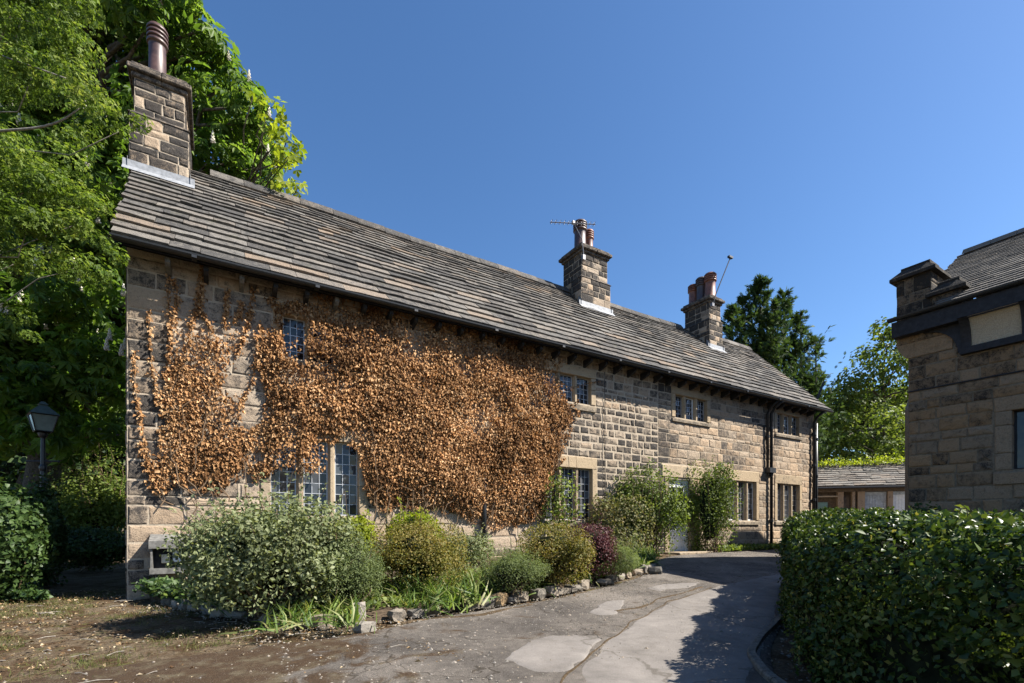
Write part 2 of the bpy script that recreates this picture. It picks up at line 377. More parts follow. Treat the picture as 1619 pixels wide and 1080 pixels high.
gr = b.n("ShaderNodeTexVoronoi"); gr.inputs["Scale"].default_value = 55; b.l(P, gr.inputs["Vector"]); gm2 = b.math('MULTIPLY', b.ramp(gr.outputs["Distance"], [(.14, 1.0), (.24, 0.0)]), b.ramp(b.noise(P, 3.6, 4, .6), [(.45, 0.0), (.62, .8)])); col = b.mix(gm2, col, (.27, .225, .165)); b.fin(col, .96, .1); b.bump(b.math('ADD', n1, n3), 1.0, .04)

# ------------------------------------------------------------------ ground, road, bed
def grid_axis(lo, hi, step, far):
    a = list(np.arange(lo, hi + 1e-6, step)); s = step; x = hi
    while x < far: s *= 1.35; x += s; a.append(x)
    s = step; x = lo; pre = []
    while x > -far: s *= 1.35; x -= s; pre.append(x)
    return np.array(pre[::-1] + a)
gx = grid_axis(-6, 14, .1, 900); gy = grid_axis(-11, 3, .1, 900)
X, Y = np.meshgrid(gx, gy, indexing='ij')
Z = gz(X, Y) - .012 + .03 * (fnoise(np.stack([X, Y, 0 * X], -1) * 1.3, 3) - .5) * ((np.abs(X) < 30) & (np.abs(Y) < 20))
Z += .03 * (fnoise(np.stack([X, Y, 0 * X], -1) * 6, 5) - .5) * ((np.abs(X) < 14) & (np.abs(Y) < 11)) - .02
nx, ny = X.shape
g = MB(); idx = np.arange(nx * ny).reshape(nx, ny)
F = np.stack([idx[:-1, :-1], idx[1:, :-1], idx[1:, 1:], idx[:-1, 1:]], -1).reshape(-1, 4)
g.add(np.stack([X, Y, Z], -1).reshape(-1, 3), F.tolist())
o = g.build("ground", "yard", smooth=True, recenter=False); tag(o, "mossy earth yard strewn with leaf litter", "ground", kind="structure")

def resample(poly, n):
    p = np.array(poly, float); d = np.r_[0, np.cumsum(np.linalg.norm(np.diff(p, axis=0), axis=1))]
    # smooth with catmull style by dense linear + moving average
    t = np.linspace(0, d[-1], n); q = np.stack([np.interp(t, d, p[:, k]) for k in range(p.shape[1])], -1)
    for _ in range(3):
        q[1:-1] = (q[:-2] + 2 * q[1:-1] + q[2:]) / 4
    return q
roadL = resample([(-20, -6.6), (-6, -5.9), (-1.5, -5.0), (.4, -4.5), (1.7, -4.45), (2.6, -4.5), (3.3, -4.15), (4.7, -4.0), (5.6, -3.9), (7.1, -3.45), (9.2, -2.65), (10.0, -1.6), (11.5, -1.0), (14, -.8), (17, -.7), (21, -.6), (26, -.8), (34, -1.5)], 260)
roadR = resample([(-20, -16), (-6, -15.5), (-1, -14), (1.5, -12.5), (3.0, -10.6), (3.9, -8.9), (4.5, -7.75), (5.6, -7.05), (6.9, -6.45), (8.6, -5.9), (10.5, -5.2), (12, -4.6), (14, -4.1), (18, -3.2), (26, -4), (34, -4.5)], 260)
nc = 60
rg = MB(); pts = []
for i in range(260):
    for k in range(nc + 1):
        u = k / nc; p = roadL[i] * (1 - u) + roadR[i] * u; pts.append(p)
pts = np.array(pts); rz = gz(pts[:, 0], pts[:, 1]) + .012
P3 = np.c_[pts, np.zeros(len(pts))]
rz = rz + .022 * (fnoise(P3 * .9, 11) - .5) + .012 * (fnoise(P3 * 5, 12) - .5)
edge = np.tile(np.minimum(np.arange(nc + 1), nc - np.arange(nc + 1)), 260); rz = rz - .03 * (edge < 1)
idx = np.arange(260 * (nc + 1)).reshape(260, nc + 1)
F = np.stack([idx[:-1, :-1], idx[:-1, 1:], idx[1:, 1:], idx[1:, :-1]], -1).reshape(-1, 4)
rg.add(np.c_[pts, rz], F.tolist()); o = rg.build("road", "asphalt", smooth=True, recenter=False); tag(o, "worn asphalt lane curving past the house", "road", kind="structure")
road_obj = o
def road_z(x, y):
    p = np.array([[x, y, 0.0]]); return float(gz(x, y) + .012 + .022 * (fnoise(p * .9, 11)[0] - .5) + .012 * (fnoise(p * 5, 12)[0] - .5))

def patch(name, px, mat, dz, parent=None, rough=.04, n=90):
    p = np.array([on_ground(x, y)[:2] for x, y in px]); p = np.r_[p, p[:1]]
    q = resample(p, n)[:-1]; ctr = q.mean(0)
    q = q + (np.c_[vnoise(np.c_[q * 9, 0 * q[:, 0]], 21), vnoise(np.c_[q * 5, 0 * q[:, 0] + 3.3], 22)] - .5) * rough * 2
    m = MB(); R = 12; V = []
    for k in range(R + 1):
        u = k / R
        for a in q: 
            b_ = ctr * (1 - u) + a * u; V.append((b_[0], b_[1], road_z(b_[0], b_[1]) + dz - (.012 if k == R else 0)))
    nq = len(q); F = [(k * nq + i, (k + 1) * nq + i, (k + 1) * nq + (i + 1) % nq, k * nq + (i + 1) % nq) for k in range(R) for i in range(nq)]
    m.add(V, F); return m.build(name, mat, parent, smooth=True)
for nm, px in (("asphalt_patch", [(901, 1067), (930, 1038), (963, 1012), (998, 985), (1060, 951), (1131, 928), (1200, 912), (1242, 906), (1235, 935), (1222, 990), (1205, 1040), (1190, 1078), (1160, 1130), (960, 1130), (890, 1100)]),
               ("asphalt_patch", [(793, 1045), (830, 1018), (870, 1006), (900, 1004), (940, 1006), (959, 1012), (930, 1036), (899, 1066), (860, 1068), (827, 1060)]),
               ("asphalt_patch", [(930, 970), (950, 957), (966, 951), (992, 950), (985, 960), (974, 975), (950, 976)]),
               ("asphalt_patch", [(1020, 931), (1050, 925), (1110, 922), (1090, 930), (1040, 936)])):
    o = patch(nm, px, "asphalt_patch", .006, road_obj)
def strip(name, px, wid, mat, dz, parent):
    c = resample([on_ground(x, y)[:2] for x, y in px], 70); c = c + (np.c_[vnoise(np.c_[c * 3, 0 * c[:, 0]], 35), vnoise(np.c_[c * 3, 0 * c[:, 0] + 4], 36)] - .5) * .09; d = unit(np.gradient(c, axis=0)); nn = np.c_[-d[:, 1], d[:, 0]]
    wd = wid * (.05 + 1.9 * vnoise(np.c_[c * 4, 0 * c[:, 0]], 31))[:, None]; wd2 = wid * (.05 + 1.9 * vnoise(np.c_[c * 4, 0 * c[:, 0] + 9], 32))[:, None]
    a = c + nn * wd; b_ = c - nn * wd2; m = MB()
    V = [(p[0], p[1], road_z(*p) + dz + h) for A, h in ((a, -.012), (c, .004), (b_, -.012)) for p in A]; n = 70
    m.add(V, [(r * n + i, r * n + i + 1, (r + 1) * n + i + 1, (r + 1) * n + i) for r in range(2) for i in range(n - 1)]); return m.build(name, mat, parent, smooth=True)
strip("moss_line", [(880, 1090), (903, 1066), (930, 1038), (962, 1013), (998, 986), (1060, 952), (1125, 930)], .017, "moss_line", .005, road_obj)
strip("moss_line", [(975, 968), (1010, 962), (1050, 945), (1110, 930)], .04, "moss_line", .005, road_obj)
strip("moss_line", [(640, 985), (720, 978), (790, 968), (840, 957)], .07, "moss_line", .006, road_obj)

# raised flower bed
EDGE = [(.32, -.42), (.82, -1.6), (1.5, -2.95), (1.95, -3.75), (2.55, -4.1), (3.3, -3.92), (4.0, -3.86), (4.66, -3.75), (5.5, -3.68), (7.0, -3.25), (9.0, -2.5), (9.7, -1.9), (10.1, -1.2), (10.6, -.9)]
EP = resample(EDGE, 140)
m = MB(); V = []
NB_ = 14
for i, p in enumerate(EP):
    for k in range(NB_ + 1):
        u = k / NB_; y = p[1] * (1 - u) + .02 * u
        h = .10 * sst(0, .12, u) + .10 * u + .05 * (vnoise(np.array([[p[0] * 3, y * 3, 0]]), 8)[0] - .5) - .03 * (u == 0)
        V.append((p[0], y, float(gz(p[0], y)) + h))
m.add(V, [(i * (NB_ + 1) + k, (i + 1) * (NB_ + 1) + k, (i + 1) * (NB_ + 1) + k + 1, i * (NB_ + 1) + k + 1) for i in range(139) for k in range(NB_)])
o = m.build("flower_bed", "soil", smooth=True); tag(o, "raised earth flower bed along the house front", "flower bed", kind="structure")
def bedz(x, y): return float(gz(x, y)) + .14

def rock(m, c, sz, rz, rng, tint, sq=.55):
    # squared lump, 48 triangles
    v = []; ids = {}
    for i in range(3):
        for j in range(3):
            for k in range(3):
                if i == 1 and j == 1 and k == 1: continue
                p = np.array([i - 1, j - 1, k - 1], float); q = p / np.linalg.norm(p) * 1.15
                p = p * sq + q * (1 - sq) + rng.uniform(-.2, .2, 3)
                ids[i, j, k] = len(v); v.append(p)
    F = []
    for ax in range(3):
        for s_ in (0, 2):
            for a in (0, 1):
                for b2 in (0, 1):
                    q = []
                    for da, db in ((0, 0), (1, 0), (1, 1), (0, 1)):
                        t = [0, 0, 0]; t[ax] = s_; t[(ax + 1) % 3] = a + da; t[(ax + 2) % 3] = b2 + db; q.append(ids[tuple(t)])
                    F.append(tuple(q if s_ == 2 else q[::-1]))
    v = np.array(v) * np.array(sz) / 2; ca, sa = math.cos(rz), math.sin(rz)
    v = np.c_[v[:, 0] * ca - v[:, 1] * sa, v[:, 0] * sa + v[:, 1] * ca, v[:, 2]] + np.array(c); m.add(v, F, tint)

# ------------------------------------------------------------------ masonry
IVY_MAIN = [(428, 475), (470, 468), (540, 476), (640, 482), (700, 500), (800, 520), (862, 556), (892, 605), (908, 650), (905, 692), (880, 740), (868, 800), (858, 826), (760, 830), (700, 806), (640, 795), (592, 802), (566, 775), (562, 702), (545, 692), (503, 690), (512, 745), (492, 765), (470, 742), (432, 742), (425, 762), (396, 755), (408, 690), (424, 640), (415, 600), (405, 560), (418, 525)]
IVY_LEFT = [(272, 560), (282, 515), (300, 520), (325, 512), (352, 520), (378, 512), (380, 530), (368, 565), (362, 605), (378, 650), (398, 705), (388, 742), (345, 790), (300, 768), (262, 780), (238, 772), (246, 735), (262, 700), (256, 640), (262, 600)]
def inpoly(p, poly):
    p = np.atleast_2d(p); poly = np.array(poly, float); x, y = p[:, 0], p[:, 1]; r = np.zeros(len(p), bool); j = len(poly) - 1
    for i in range(len(poly)):
        xi, yi = poly[i]; xj, yj = poly[j]
        c = ((yi > y) != (yj > y)) & (x < (xj - xi) * (y - yi) / (yj - yi + 1e-12) + xi); r ^= c; j = i
    return r
IVM = [tuple(on_y(x, y, -.08)[[0, 2]]) for x, y in IVY_MAIN]; IVL = [tuple(on_y(x, y, -.08)[[0, 2]]) for x, y in IVY_LEFT]

def stone_geo(m, a0, a1, z0, z1, fn, tint, proud=.02, rng=RNG, rough=.012):
    """pillow-faced block on a wall; fn(a, d, z) -> xyz, d = distance out of the wall"""
    w_, h_ = a1 - a0, z1 - z0; bv = min(.02, w_ * .18, h_ * .18)
    ring = [(0, 0), (.5, 0), (1, 0), (1, .5), (1, 1), (.5, 1), (0, 1), (0, .5)]
    V = []
    jit = rng.uniform(-.008, .008, (8, 2))
    for (u, v_), j in zip(ring, jit): V.append(fn(a0 + u * w_ + j[0], -.03, z0 + v_ * h_ + j[1]))
    for (u, v_), j in zip(ring, jit): V.append(fn(a0 + u * w_ + j[0], max(.004, proud - .012), z0 + v_ * h_ + j[1]))
    for (u, v_), j in zip(ring, jit):
        V.append(fn(a0 + bv + u * (w_ - 2 * bv) + j[0], proud + rng.uniform(-.35, .6) * rough, z0 + bv + v_ * (h_ - 2 * bv) + j[1]))
    V.append(fn(a0 + w_ * rng.uniform(.35, .65), proud + rng.uniform(.1, 1.3) * rough, z0 + h_ * rng.uniform(.35, .65)))
    F = []
    for r in (0, 8):
        for k in range(8): F.append((r + k, r + (k + 1) % 8, r + 8 + (k + 1) % 8, r + 8 + k))
    for k in range(8): F.append((16 + k, 16 + (k + 1) % 8, 24))
    m.add(V, F, tint)

def layout(a0, a1, breaks, rowh, slen, holes, joint, rng):
    """rectangles of coursed stones between a0..a1; holes = (a0,a1,z0,z1)"""
    out = []
    for zb0, zb1 in zip(breaks[:-1], breaks[1:]):
        n = max(1, round((zb1 - zb0) / rowh)); ed = np.linspace(zb0, zb1, n + 1)
        if n > 1: ed[1:-1] += rng.uniform(-.24, .24, n - 1) * (zb1 - zb0) / n
        for z0, z1 in zip(ed[:-1], ed[1:]):
            iv = [(a0, a1)]
            for h in holes:
                if h[2] < z1 - .01 and h[3] > z0 + .01:
                    nv = []
                    for s_, e_ in iv:
                        if h[1] <= s_ or h[0] >= e_: nv.append((s_, e_)); continue
                        if h[0] > s_ + .03: nv.append((s_, h[0]))
                        if h[1] < e_ - .03: nv.append((h[1], e_))
                    iv = nv
            for s_, e_ in iv:
                x = s_
                while x < e_ - 1e-6:
                    l = rng.uniform(*slen) * (1.0 if rng.random() > .12 else .55)
                    if e_ - x - l < slen[0] * .6: l = e_ - x
                    jw = joint / 2 * rng.uniform(.55, 1.6, 4); out.append((x + jw[0], x + l - jw[1], z0 + jw[2], z1 - jw[3])); x += l
    return out

def scr_area(p, w_, h_):
    return w_ * h_ / depth(p) ** 2
def place_stones(lst, parent, mat, name, restname, keep, hide=None):
    """lst: (area, builder) ; biggest on screen become parts, the rest one stuff part"""
    lst.sort(key=lambda t: -t[0])
    rest = MB()
    for i, (a, fn) in enumerate(lst):
        if i < keep:
            m = MB(); fn(m); m.build(name, mat, parent)
        else: fn(rest)
    if rest.n: rest.build(restname, mat, parent, kind="stuff")

# ------------------------------------------------------------------ the long stone house
LEN = 20.6
house = empty("stone_house", (0, 0, 0), "long stone house with stone slate roof, three chimneys and brown dead ivy", "house")
# inner opening x0,x1,z0,z1, lights, outer zlow,zhigh, pane cols, rows, individual panes
WIN = [dict(n="U1", x=(2.23, 3.62), z=(4.2, 4.97), L=3, o=(4.08, 5.2), pc=(3, 5), solo=True),
       dict(n="L1", x=(2.03, 3.58), z=(1.33, 2.74), L=3, o=(1.15, 2.95), pc=(3, 7), solo=True),
       dict(n="U2", x=(8.02, 9.52), z=(4.27, 4.96), L=3, o=(4.08, 5.2), pc=(3, 5), solo=True),
       dict(n="U3", x=(12.78, 14.24), z=(4.34, 5.02), L=3, o=(4.2, 5.24), pc=(3, 5), solo=False),
       dict(n="U4", x=(18.12, 19.55), z=(4.42, 5.12), L=3, o=(4.28, 5.3), pc=(3, 5), solo=False),
       dict(n="L2", x=(8.05, 9.56), z=(1.28, 2.6), L=3, o=(1.12, 2.9), pc=(3, 7), solo=True),
       dict(n="L3", x=(14.85, 16.85), z=(1.3, 2.6), L=4, o=(1.15, 2.95), pc=(3, 7), solo=False),
       dict(n="L4", x=(18.12, 19.58), z=(1.3, 2.62), L=3, o=(1.15, 2.95), pc=(3, 7), solo=False)]
DOOR = (12.52, 13.42, .34, 2.5)
LINTEL = (12.2, 14.1, 2.55, 2.92)
# backing wall with real openings
xs = sorted({0.0, LEN, DOOR[0], DOOR[1], *[v for w_ in WIN for v in w_["x"]]}); zs = sorted({-.5, 5.75, DOOR[2], DOOR[3], *[v for w_ in WIN for v in w_["z"]]})
m = MB()
for xa, xb in zip(xs[:-1], xs[1:]):
    for za, zb in zip(zs[:-1], zs[1:]):
        cx_, cz_ = (xa + xb) / 2, (za + zb) / 2
        if any(w_["x"][0] < cx_ < w_["x"][1] and w_["z"][0] < cz_ < w_["z"][1] for w_ in WIN) or (DOOR[0] < cx_ < DOOR[1] and DOOR[2] < cz_ < DOOR[3]): continue
        m.add([(xa, 0, za), (xb, 0, za), (xb, 0, zb), (xa, 0, zb)], [(0, 1, 2, 3)])
GY = 6.0; RY, RZ, EY, EZ = 2.85, 8.78, -.42, 5.45
for X_ in (0.0, LEN):
    m.add([(X_, 0, -.5), (X_, GY, -.5), (X_, GY, 5.6), (X_, RY, RZ - .1), (X_, 0, 5.75)], [(0, 1, 2, 3, 4)] if X_ == 0 else [(4, 3, 2, 1, 0)])
m.add([(0, GY, -.5), (LEN, GY, -.5), (LEN, GY, 5.6), (0, GY, 5.6)], [(0, 1, 2, 3)])
wall = m.build("wall", "mortar", house)
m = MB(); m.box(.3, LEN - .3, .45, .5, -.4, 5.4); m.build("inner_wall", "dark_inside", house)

front = lambda a, d, z: (a, -d, z)
rs = np.random.default_rng(11)
HOL = [(w_["x"][0] - .17, w_["x"][1] + .17, *w_["o"]) for w_ in WIN] + [(DOOR[0] - .2, DOOR[1] + .2, -.6, 2.55), LINTEL]
stones = []
def add_section(a0, a1, brk, rowh, slen, joint, tintfn, proud=(.012, .028), rough=.012):
    for (x0, x1, z0, z1) in layout(a0, a1, brk, rowh, slen, HOL, joint, rs):
        if z1 - z0 < .04 or x1 - x0 < .04: continue
        c = ((x0 + x1) / 2, 0, (z0 + z1) / 2); vis = scr_area(c, x1 - x0, z1 - z0) * (abs(CAM[1]) / depth(c))
        if inpoly([(c[0], c[2])], IVM)[0] or inpoly([(c[0], c[2])], IVL)[0]: vis *= .05
        if c[2] < gz(c[0], 0) + .05: vis *= .05
        t = tintfn(*c[::2]); pr = rs.uniform(*proud)
        stones.append((vis, lambda mm, q=(x0, x1, z0, z1), t=t, pr=pr, r=rough: stone_geo(mm, *q, front, t, pr, rs, r)))
def tA(x, z):
    if z < 1.35: return (rs.uniform(-.15, .3), rs.uniform(.1, .6), 0) if rs.random() > .2 else (.55, .2, 0)
    d = rs.uniform(.05, .6)
    if x < .75 and rs.random() < .8: d = rs.uniform(.5, .8)
    if z > 4.3: d = rs.uniform(.1, .55)
    return (d, rs.uniform(0, .5), 0)
def tB(x, z):
    if z > 4.25: return (rs.uniform(.1, .55), rs.uniform(.0, .7), 0)
    return (rs.uniform(.4, .85) if rs.random() > .22 else rs.uniform(.2, .55), rs.uniform(0, .4), 0)
def tC(x, z):
    d = rs.uniform(.0, .5) + .5 * (vnoise(np.array([[x * .9, z * 1.1, 0]]), 17)[0] - .4)
    if x < 13.9: d += .42 * (1 - (x - 12.05) / 1.85)
    if x > 17.6: d -= .12
    return (d, rs.uniform(.1, .8), 0)
add_section(0.0, 7.8, [-.3, 1.15, 2.95, 4.08, 5.2, 5.7], .255, (.34, .85), .026, tA, (.006, .018), .011)
add_section(7.8, 12.05, [-.1, 1.12, 2.9, 4.08, 5.2, 5.7], .195, (.2, .42), .042, tB, (.006, .016), .011)
add_section(12.05, LEN, [0, 1.15, 2.55, 2.95, 4.2, 5.24, 5.7], .215, (.28, .56), .022, tC, (.004, .014), .010)
place_stones(stones, wall, "stone", "stone", "stones", 300)
# left gable: stones as one mass (seen only from the side)
gst = MB(); left = lambda a, d, z: (-d, a, z)
for (a0, a1, z0, z1) in layout(0.0, GY, [-.3, 5.6], .27, (.35, .8), [], .026, rs): stone_geo(gst, GY - a1, GY - a0, z0, z1, lambda a, d, z: (-d, GY - a, z), (rs.uniform(.3, .8), .2, 0), .02, rs)
gst.build("gable_stones", "stone", wall, kind="stuff")

# ---- windows
def window(w_, root, wl, yface=0.0):
    x0, x1 = w_["x"]; z0, z1 = w_["z"]; o0, o1 = w_["o"]
    L = w_["L"]; mw = .125
    c = MB(); c.bevbox(x0 - .16, x1 + .16, -.028, .2, z1, o1 - .008, .012, (rs.uniform(0, .3), .5, 0)); lin = c.build("window", "stone_trim", root)
    ztop = z1; jb = [z0, z0 + (z1 - z0) * rs.uniform(.4, .62), z1]
    for sx, xa, xb in ((0, x0 - .16, x0), (1, x1, x1 + .16)):
        for za, zb in zip(jb[:-1], jb[1:]):
            q = MB(); q.bevbox(xa, xb, -.024, .2, za + .003, zb - .003, .01, (rs.uniform(0, .35), rs.uniform(.2, .7), 0)); q.build("jamb", "stone_trim", lin)
    # sill with weathered slope
    q = MB(); q.prism([(-.055, o0 + .005), (-.055, z0 - .055), (.03, z0 - .004), (.2, z0 - .004), (.2, o0 + .005)], x0 - .16, x1 + .16, lambda a, b_, d: (d, a, b_), (.45, .1, 0)); q.build("sill", "stone_trim", lin)
    lw = (x1 - x0 - (L - 1) * mw) / L
    came = MB()
    for i in range(L):
        xa = x0 + i * (lw + mw); xb = xa + lw
        if i < L - 1:
            q = MB(); xm = xb + mw / 2
            q.prism([(xb, .17), (xb, .075), (xm - .028, .012), (xm + .028, .012), (xb + mw, .075), (xb + mw, .17)], z0, z1, lambda a, b_, d: (a, b_, d), (rs.uniform(0, .35), .4, 0)); q.build("mullion", "stone_trim", lin)
        yg = .125
        white = (i == 1 and w_["n"] in ("U3", "U4", "L4")) or (w_["n"] == "L3" and i != 2)
        fw_ = .022 if not white else .035
        fr = MB()
        for a in ((xa, xa + fw_, z0, z1), (xb - fw_, xb, z0, z1)): fr.box(a[0], a[1], yg - .02, yg + .02, a[2], a[3])
        fr.box(xa + fw_, xb - fw_, yg - .02, yg + .02, z0, z0 + fw_); fr.box(xa + fw_, xb - fw_, yg - .02, yg + .02, z1 - fw_, z1)
        fr.build("frame", "white_paint" if white else "came", lin)
        nc_, nr = w_["pc"]; gx0, gx1, g0, g1 = xa + fw_, xb - fw_, z0 + fw_, z1 - fw_
        pw, ph = (gx1 - gx0) / nc_, (g1 - g0) / nr
        joined = MB()
        for a in range(nc_):
            for b_ in range(nr):
                px0, px1, pz0, pz1 = gx0 + a * pw, gx0 + (a + 1) * pw, g0 + b_ * ph, g0 + (b_ + 1) * ph
                tl = rs.uniform(-.011, .011, 2); tt = (float(np.clip(rs.normal(.12, .14), 0, .6)), 0, 0)
                v = [(px0, yg + tl[0], pz0), (px1, yg - tl[0], pz0), (px1, yg - tl[0] + tl[1], pz1), (px0, yg + tl[0] + tl[1], pz1)]
                v = v + [(q_[0], q_[1] + .004, q_[2]) for q_ in v]
                bx = [(0, 1, 2, 3), (4, 7, 6, 5), (0, 4, 5, 1), (1, 5, 6, 2), (2, 6, 7, 3), (3, 7, 4, 0)]
                if w_["solo"]: q = MB(); q.add(v, bx, tt); q.build("pane", "pane_glass", lin)
                else: joined.add(v, bx, tt)
        if joined.n: joined.build("glazing", "pane_glass", lin)
        cw = .006
        for a in range(1, nc_): came.box(gx0 + a * pw - cw, gx0 + a * pw + cw, yg - .012, yg + .012, g0, g1)
        for b_ in range(1, nr): came.box(gx0, gx1, yg - .0095, yg + .0095, g0 + b_ * ph - cw, g0 + b_ * ph + cw)
    came.build("leading", "came", lin)
for w_ in WIN: window(w_, house, wall)

# ---- door
dr = MB(); dr.bevbox(DOOR[0] + .08, DOOR[1] - .08, .09, .14, DOOR[2] + .02, DOOR[3] - .08, .006); door = dr.build("door", "white_paint", house)
q = MB()
for xa, xb in ((DOOR[0], DOOR[0] + .078), (DOOR[1] - .078, DOOR[1])): q.box(xa, xb, .06, .24, DOOR[2], DOOR[3])
q.box(DOOR[0] + .078, DOOR[1] - .078, .06, .24, DOOR[3] - .078, DOOR[3]); q.build("door_frame", "white_paint", door)
for xa, xb in ((DOOR[0] + .18, DOOR[0] + .43), (DOOR[1] - .43, DOOR[1] - .18)):
    q = MB(); q.box(xa, xb, .080, .088, 1.28, 2.28); q.build("pane", "pane_glass", door)
    q = MB(); q.bevbox(xa, xb, .078, .095, .5, 1.1, .01); q.build("panel", "white_paint", door)
q = MB(); q.lathe((DOOR[0] + .14, .06, 1.2), [(.02, -.02), (.028, 0), (.02, .02)], 10); q.build("door_handle", "metal_grey", door)
q = MB(); q.bevbox(LINTEL[0], LINTEL[1], -.03, .24, LINTEL[2] + .006, LINTEL[3] - .01, .012, (-.1, .25, 0)); q.build("lintel", "stone_trim", house)
for xa, xb in ((DOOR[0] - .2, DOOR[0]), (DOOR[1], DOOR[1] + .2)):
    for za, zb in ((-.1, .95), (.955, 1.75), (1.755, 2.55)):
        q = MB(); q.bevbox(xa, xb, -.026, .24, za + .003, zb - .003, .01, (rs.uniform(.1, .4), .3, 0)); q.build("door_jamb", "stone_trim", house)
q = MB(); q.bevbox(DOOR[0] - .3, DOOR[1] + .3, -.62, -.03, .1, .37, .02, (.3, .2, 0), .008); q.build("doorstep", "stone_trim", house)

# ---- roof
SL = math.hypot(RY - EY, RZ - EZ); ce, se = (RY - EY) / SL, (RZ - EZ) / SL
def und(x): return .075 * (vnoise(np.array([[x * .35, 4.2, 0]]), 41)[0] - .5) - .06 * math.exp(-((x - 13) / 4.5) ** 2)
def rp(x, d, n, side=1):   # along house, up slope, off surface
    y = EY + d * ce - n * se; z = EZ + d * se + n * ce + und(x) * d / SL
    return (x, y, z) if side == 1 else (x, 2 * RY - y, z)
m = MB()
m.add([rp(-.12, 0, -.06), rp(LEN + .3, 0, -.06), rp(LEN + .3, SL, -.06), rp(-.12, SL, -.06), rp(LEN + .3, 0, -.06, 2), rp(-.12, 0, -.06, 2)], [(0, 1, 2, 3), (3, 2, 4, 5)])
m.add([rp(-.12, 0, -.12), rp(LEN + .3, 0, -.12), rp(LEN + .3, SL, -.12), rp(-.12, SL, -.12), rp(LEN + .3, 0, -.12, 2), rp(-.12, 0, -.12, 2)], [(3, 2, 1, 0), (5, 4, 2, 3)])
roof = m.build("roof", "dark_wood", house)
slabs = []; rest_back = MB()
def slab_geo(mm, x0, x1, d0, d1, th, side, t, seed):
    r = np.random.default_rng(seed); k = 4
    xs_ = np.linspace(x0, x1, k)
    lo = r.uniform(-.009, .009, k) + r.normal() * .012 + np.linspace(-1, 1, k) * r.normal() * .009 + .03 * (vnoise(np.c_[xs_ * .7, 0 * xs_ + d0 * 7, 0 * xs_], 77) - .5); lift = abs(r.normal()) * .006; V = []
    for i in range(k):
        V += [rp(xs_[i], d0 + lo[i], .062 + lift + r.uniform(-.007, .007), side), rp(xs_[i], d0 + lo[i] + .004, .062 - th, side), rp(xs_[i], d1, .012 + r.uniform(-.002, .002), side)]
    F = []
    for i in range(k - 1):
        a = i * 3; b_ = a + 3; F += [(a, a + 1, b_ + 1, b_), (a, b_, b_ + 2, a + 2)]
    F += [(0, 2, 1), (3 * k - 3, 3 * k - 2, 3 * k - 1)]
    if side == 2: F = [f[::-1] for f in F]
    mm.add(V, F, t)
CH = [(-.2, .74, 1.95, 3.75), (10.98, 12.2, 2.13, 3.2), (16.92, 17.65, 1.85, 3.05)]   # chimney footprints
dd = 0.0; row = 0; rr = np.random.default_rng(5); xL, xR = -.15, LEN + .36
while dd < SL - .05:
    ex = .30 - .13 * (dd / SL) + rr.uniform(-.012, .012)
    for side in (1, 2):
        x = xL + rr.uniform(-.03, .02) - 0
        while x < xR:
            l = rr.uniform(.38, 1.02) * (1 - .35 * dd / SL); 
            if xR - x - l < .3: l = xR - x + rr.uniform(-.02, .03)
            u = rr.random(); wm = vnoise(np.array([[x * .4, dd * .6, 2]]), 6)[0]
            t = (rr.uniform(.2, .75), rr.uniform(.0, .35), 0)
            if u < .03 + .10 * (wm > .62): t = (rr.uniform(.1, .4), rr.uniform(.5, .95), 0)
            yy = EY + dd * ce; skip = False
            if side == 1:
                for (cx0, cx1, cy0, cy1) in CH:
                    if yy > cy0 - .02 and x > cx0 - .05 and x + l < cx1 + .05: skip = True
            sd = int(rr.integers(1 << 30))
            if not skip:
                if side == 1:
                    c = rp(x + l / 2, dd + ex / 2, .05); a = scr_area(c, l, ex)
                    slabs.append((a, lambda mm, q=(x + .004, x + l - .004, dd - .0, min(dd + ex + .13, SL + .02), rr.uniform(.038, .056), 1, t, sd): slab_geo(mm, *q)))
                else: slab_geo(rest_back, x + .004, x + l - .004, dd, min(dd + ex + .13, SL + .02), .035, 2, t, sd)
            x += l
    dd += ex; row += 1
place_stones(slabs, roof, "slab", "roof_slab", "roof_slabs", 300)
rest_back.build("rear_slabs", "slab", roof, kind="stuff")
x = xL
while x < xR - .1:
    l = min(rr.uniform(.55, .8), xR - x); 
    if not any(c[0] - .05 < x + l / 2 < c[1] + .05 for c in CH):
        q = MB(); zt = RZ + und(x)
        q.prism([(-.17, -.13), (-.15, -.07), (-.04, .075), (.04, .075), (.15, -.07), (.17, -.13), (.1, -.13), (0, -.02), (-.1, -.13)], x + .005, x + l - .005, lambda a, b_, d, zt=zt: (d, RY + a, zt + .06 + b_), (rr.uniform(.3, .75), rr.uniform(.1, .5), 0)); q.build("ridge_stone", "slab", roof)
    x += l
# gutter, fascia, rafter brackets
g = MB(); n = 60; gxs = np.linspace(-.16, LEN + .35, n)
prof = [(math.cos(a) * .065, math.sin(a) * .065) for a in np.linspace(math.pi, 2 * math.pi, 9)]
prof2 = [(a * .9, b_ * .9) for a, b_ in prof[::-1]]; pr = prof + prof2
GYc, GZc = EY - .06, EZ - .02
V = [(x, GYc + a, GZc + b_ + und(x) * .2) for x in gxs for a, b_ in pr]; k = len(pr)
g.add(V, [(i * k + j, i * k + (j + 1) % k, (i + 1) * k + (j + 1) % k, (i + 1) * k + j) for i in range(n - 1) for j in range(k)] + [tuple(range(k)), tuple((n - 1) * k + j for j in range(k))[::-1]])
gut = g.build("gutter", "black_iron", house)
for x in np.arange(.9, LEN, 1.83):
    q = MB(); q.box(x - .035, x + .035, GYc - .072, GYc + .07, GZc - .072, GZc - .03); q.build("gutter_joint", "black_iron", gut)
q = MB(); q.box(0, LEN + .2, EY + .06, EY + .12, 5.385, 5.455); q.build("fascia", "dark_wood", house)
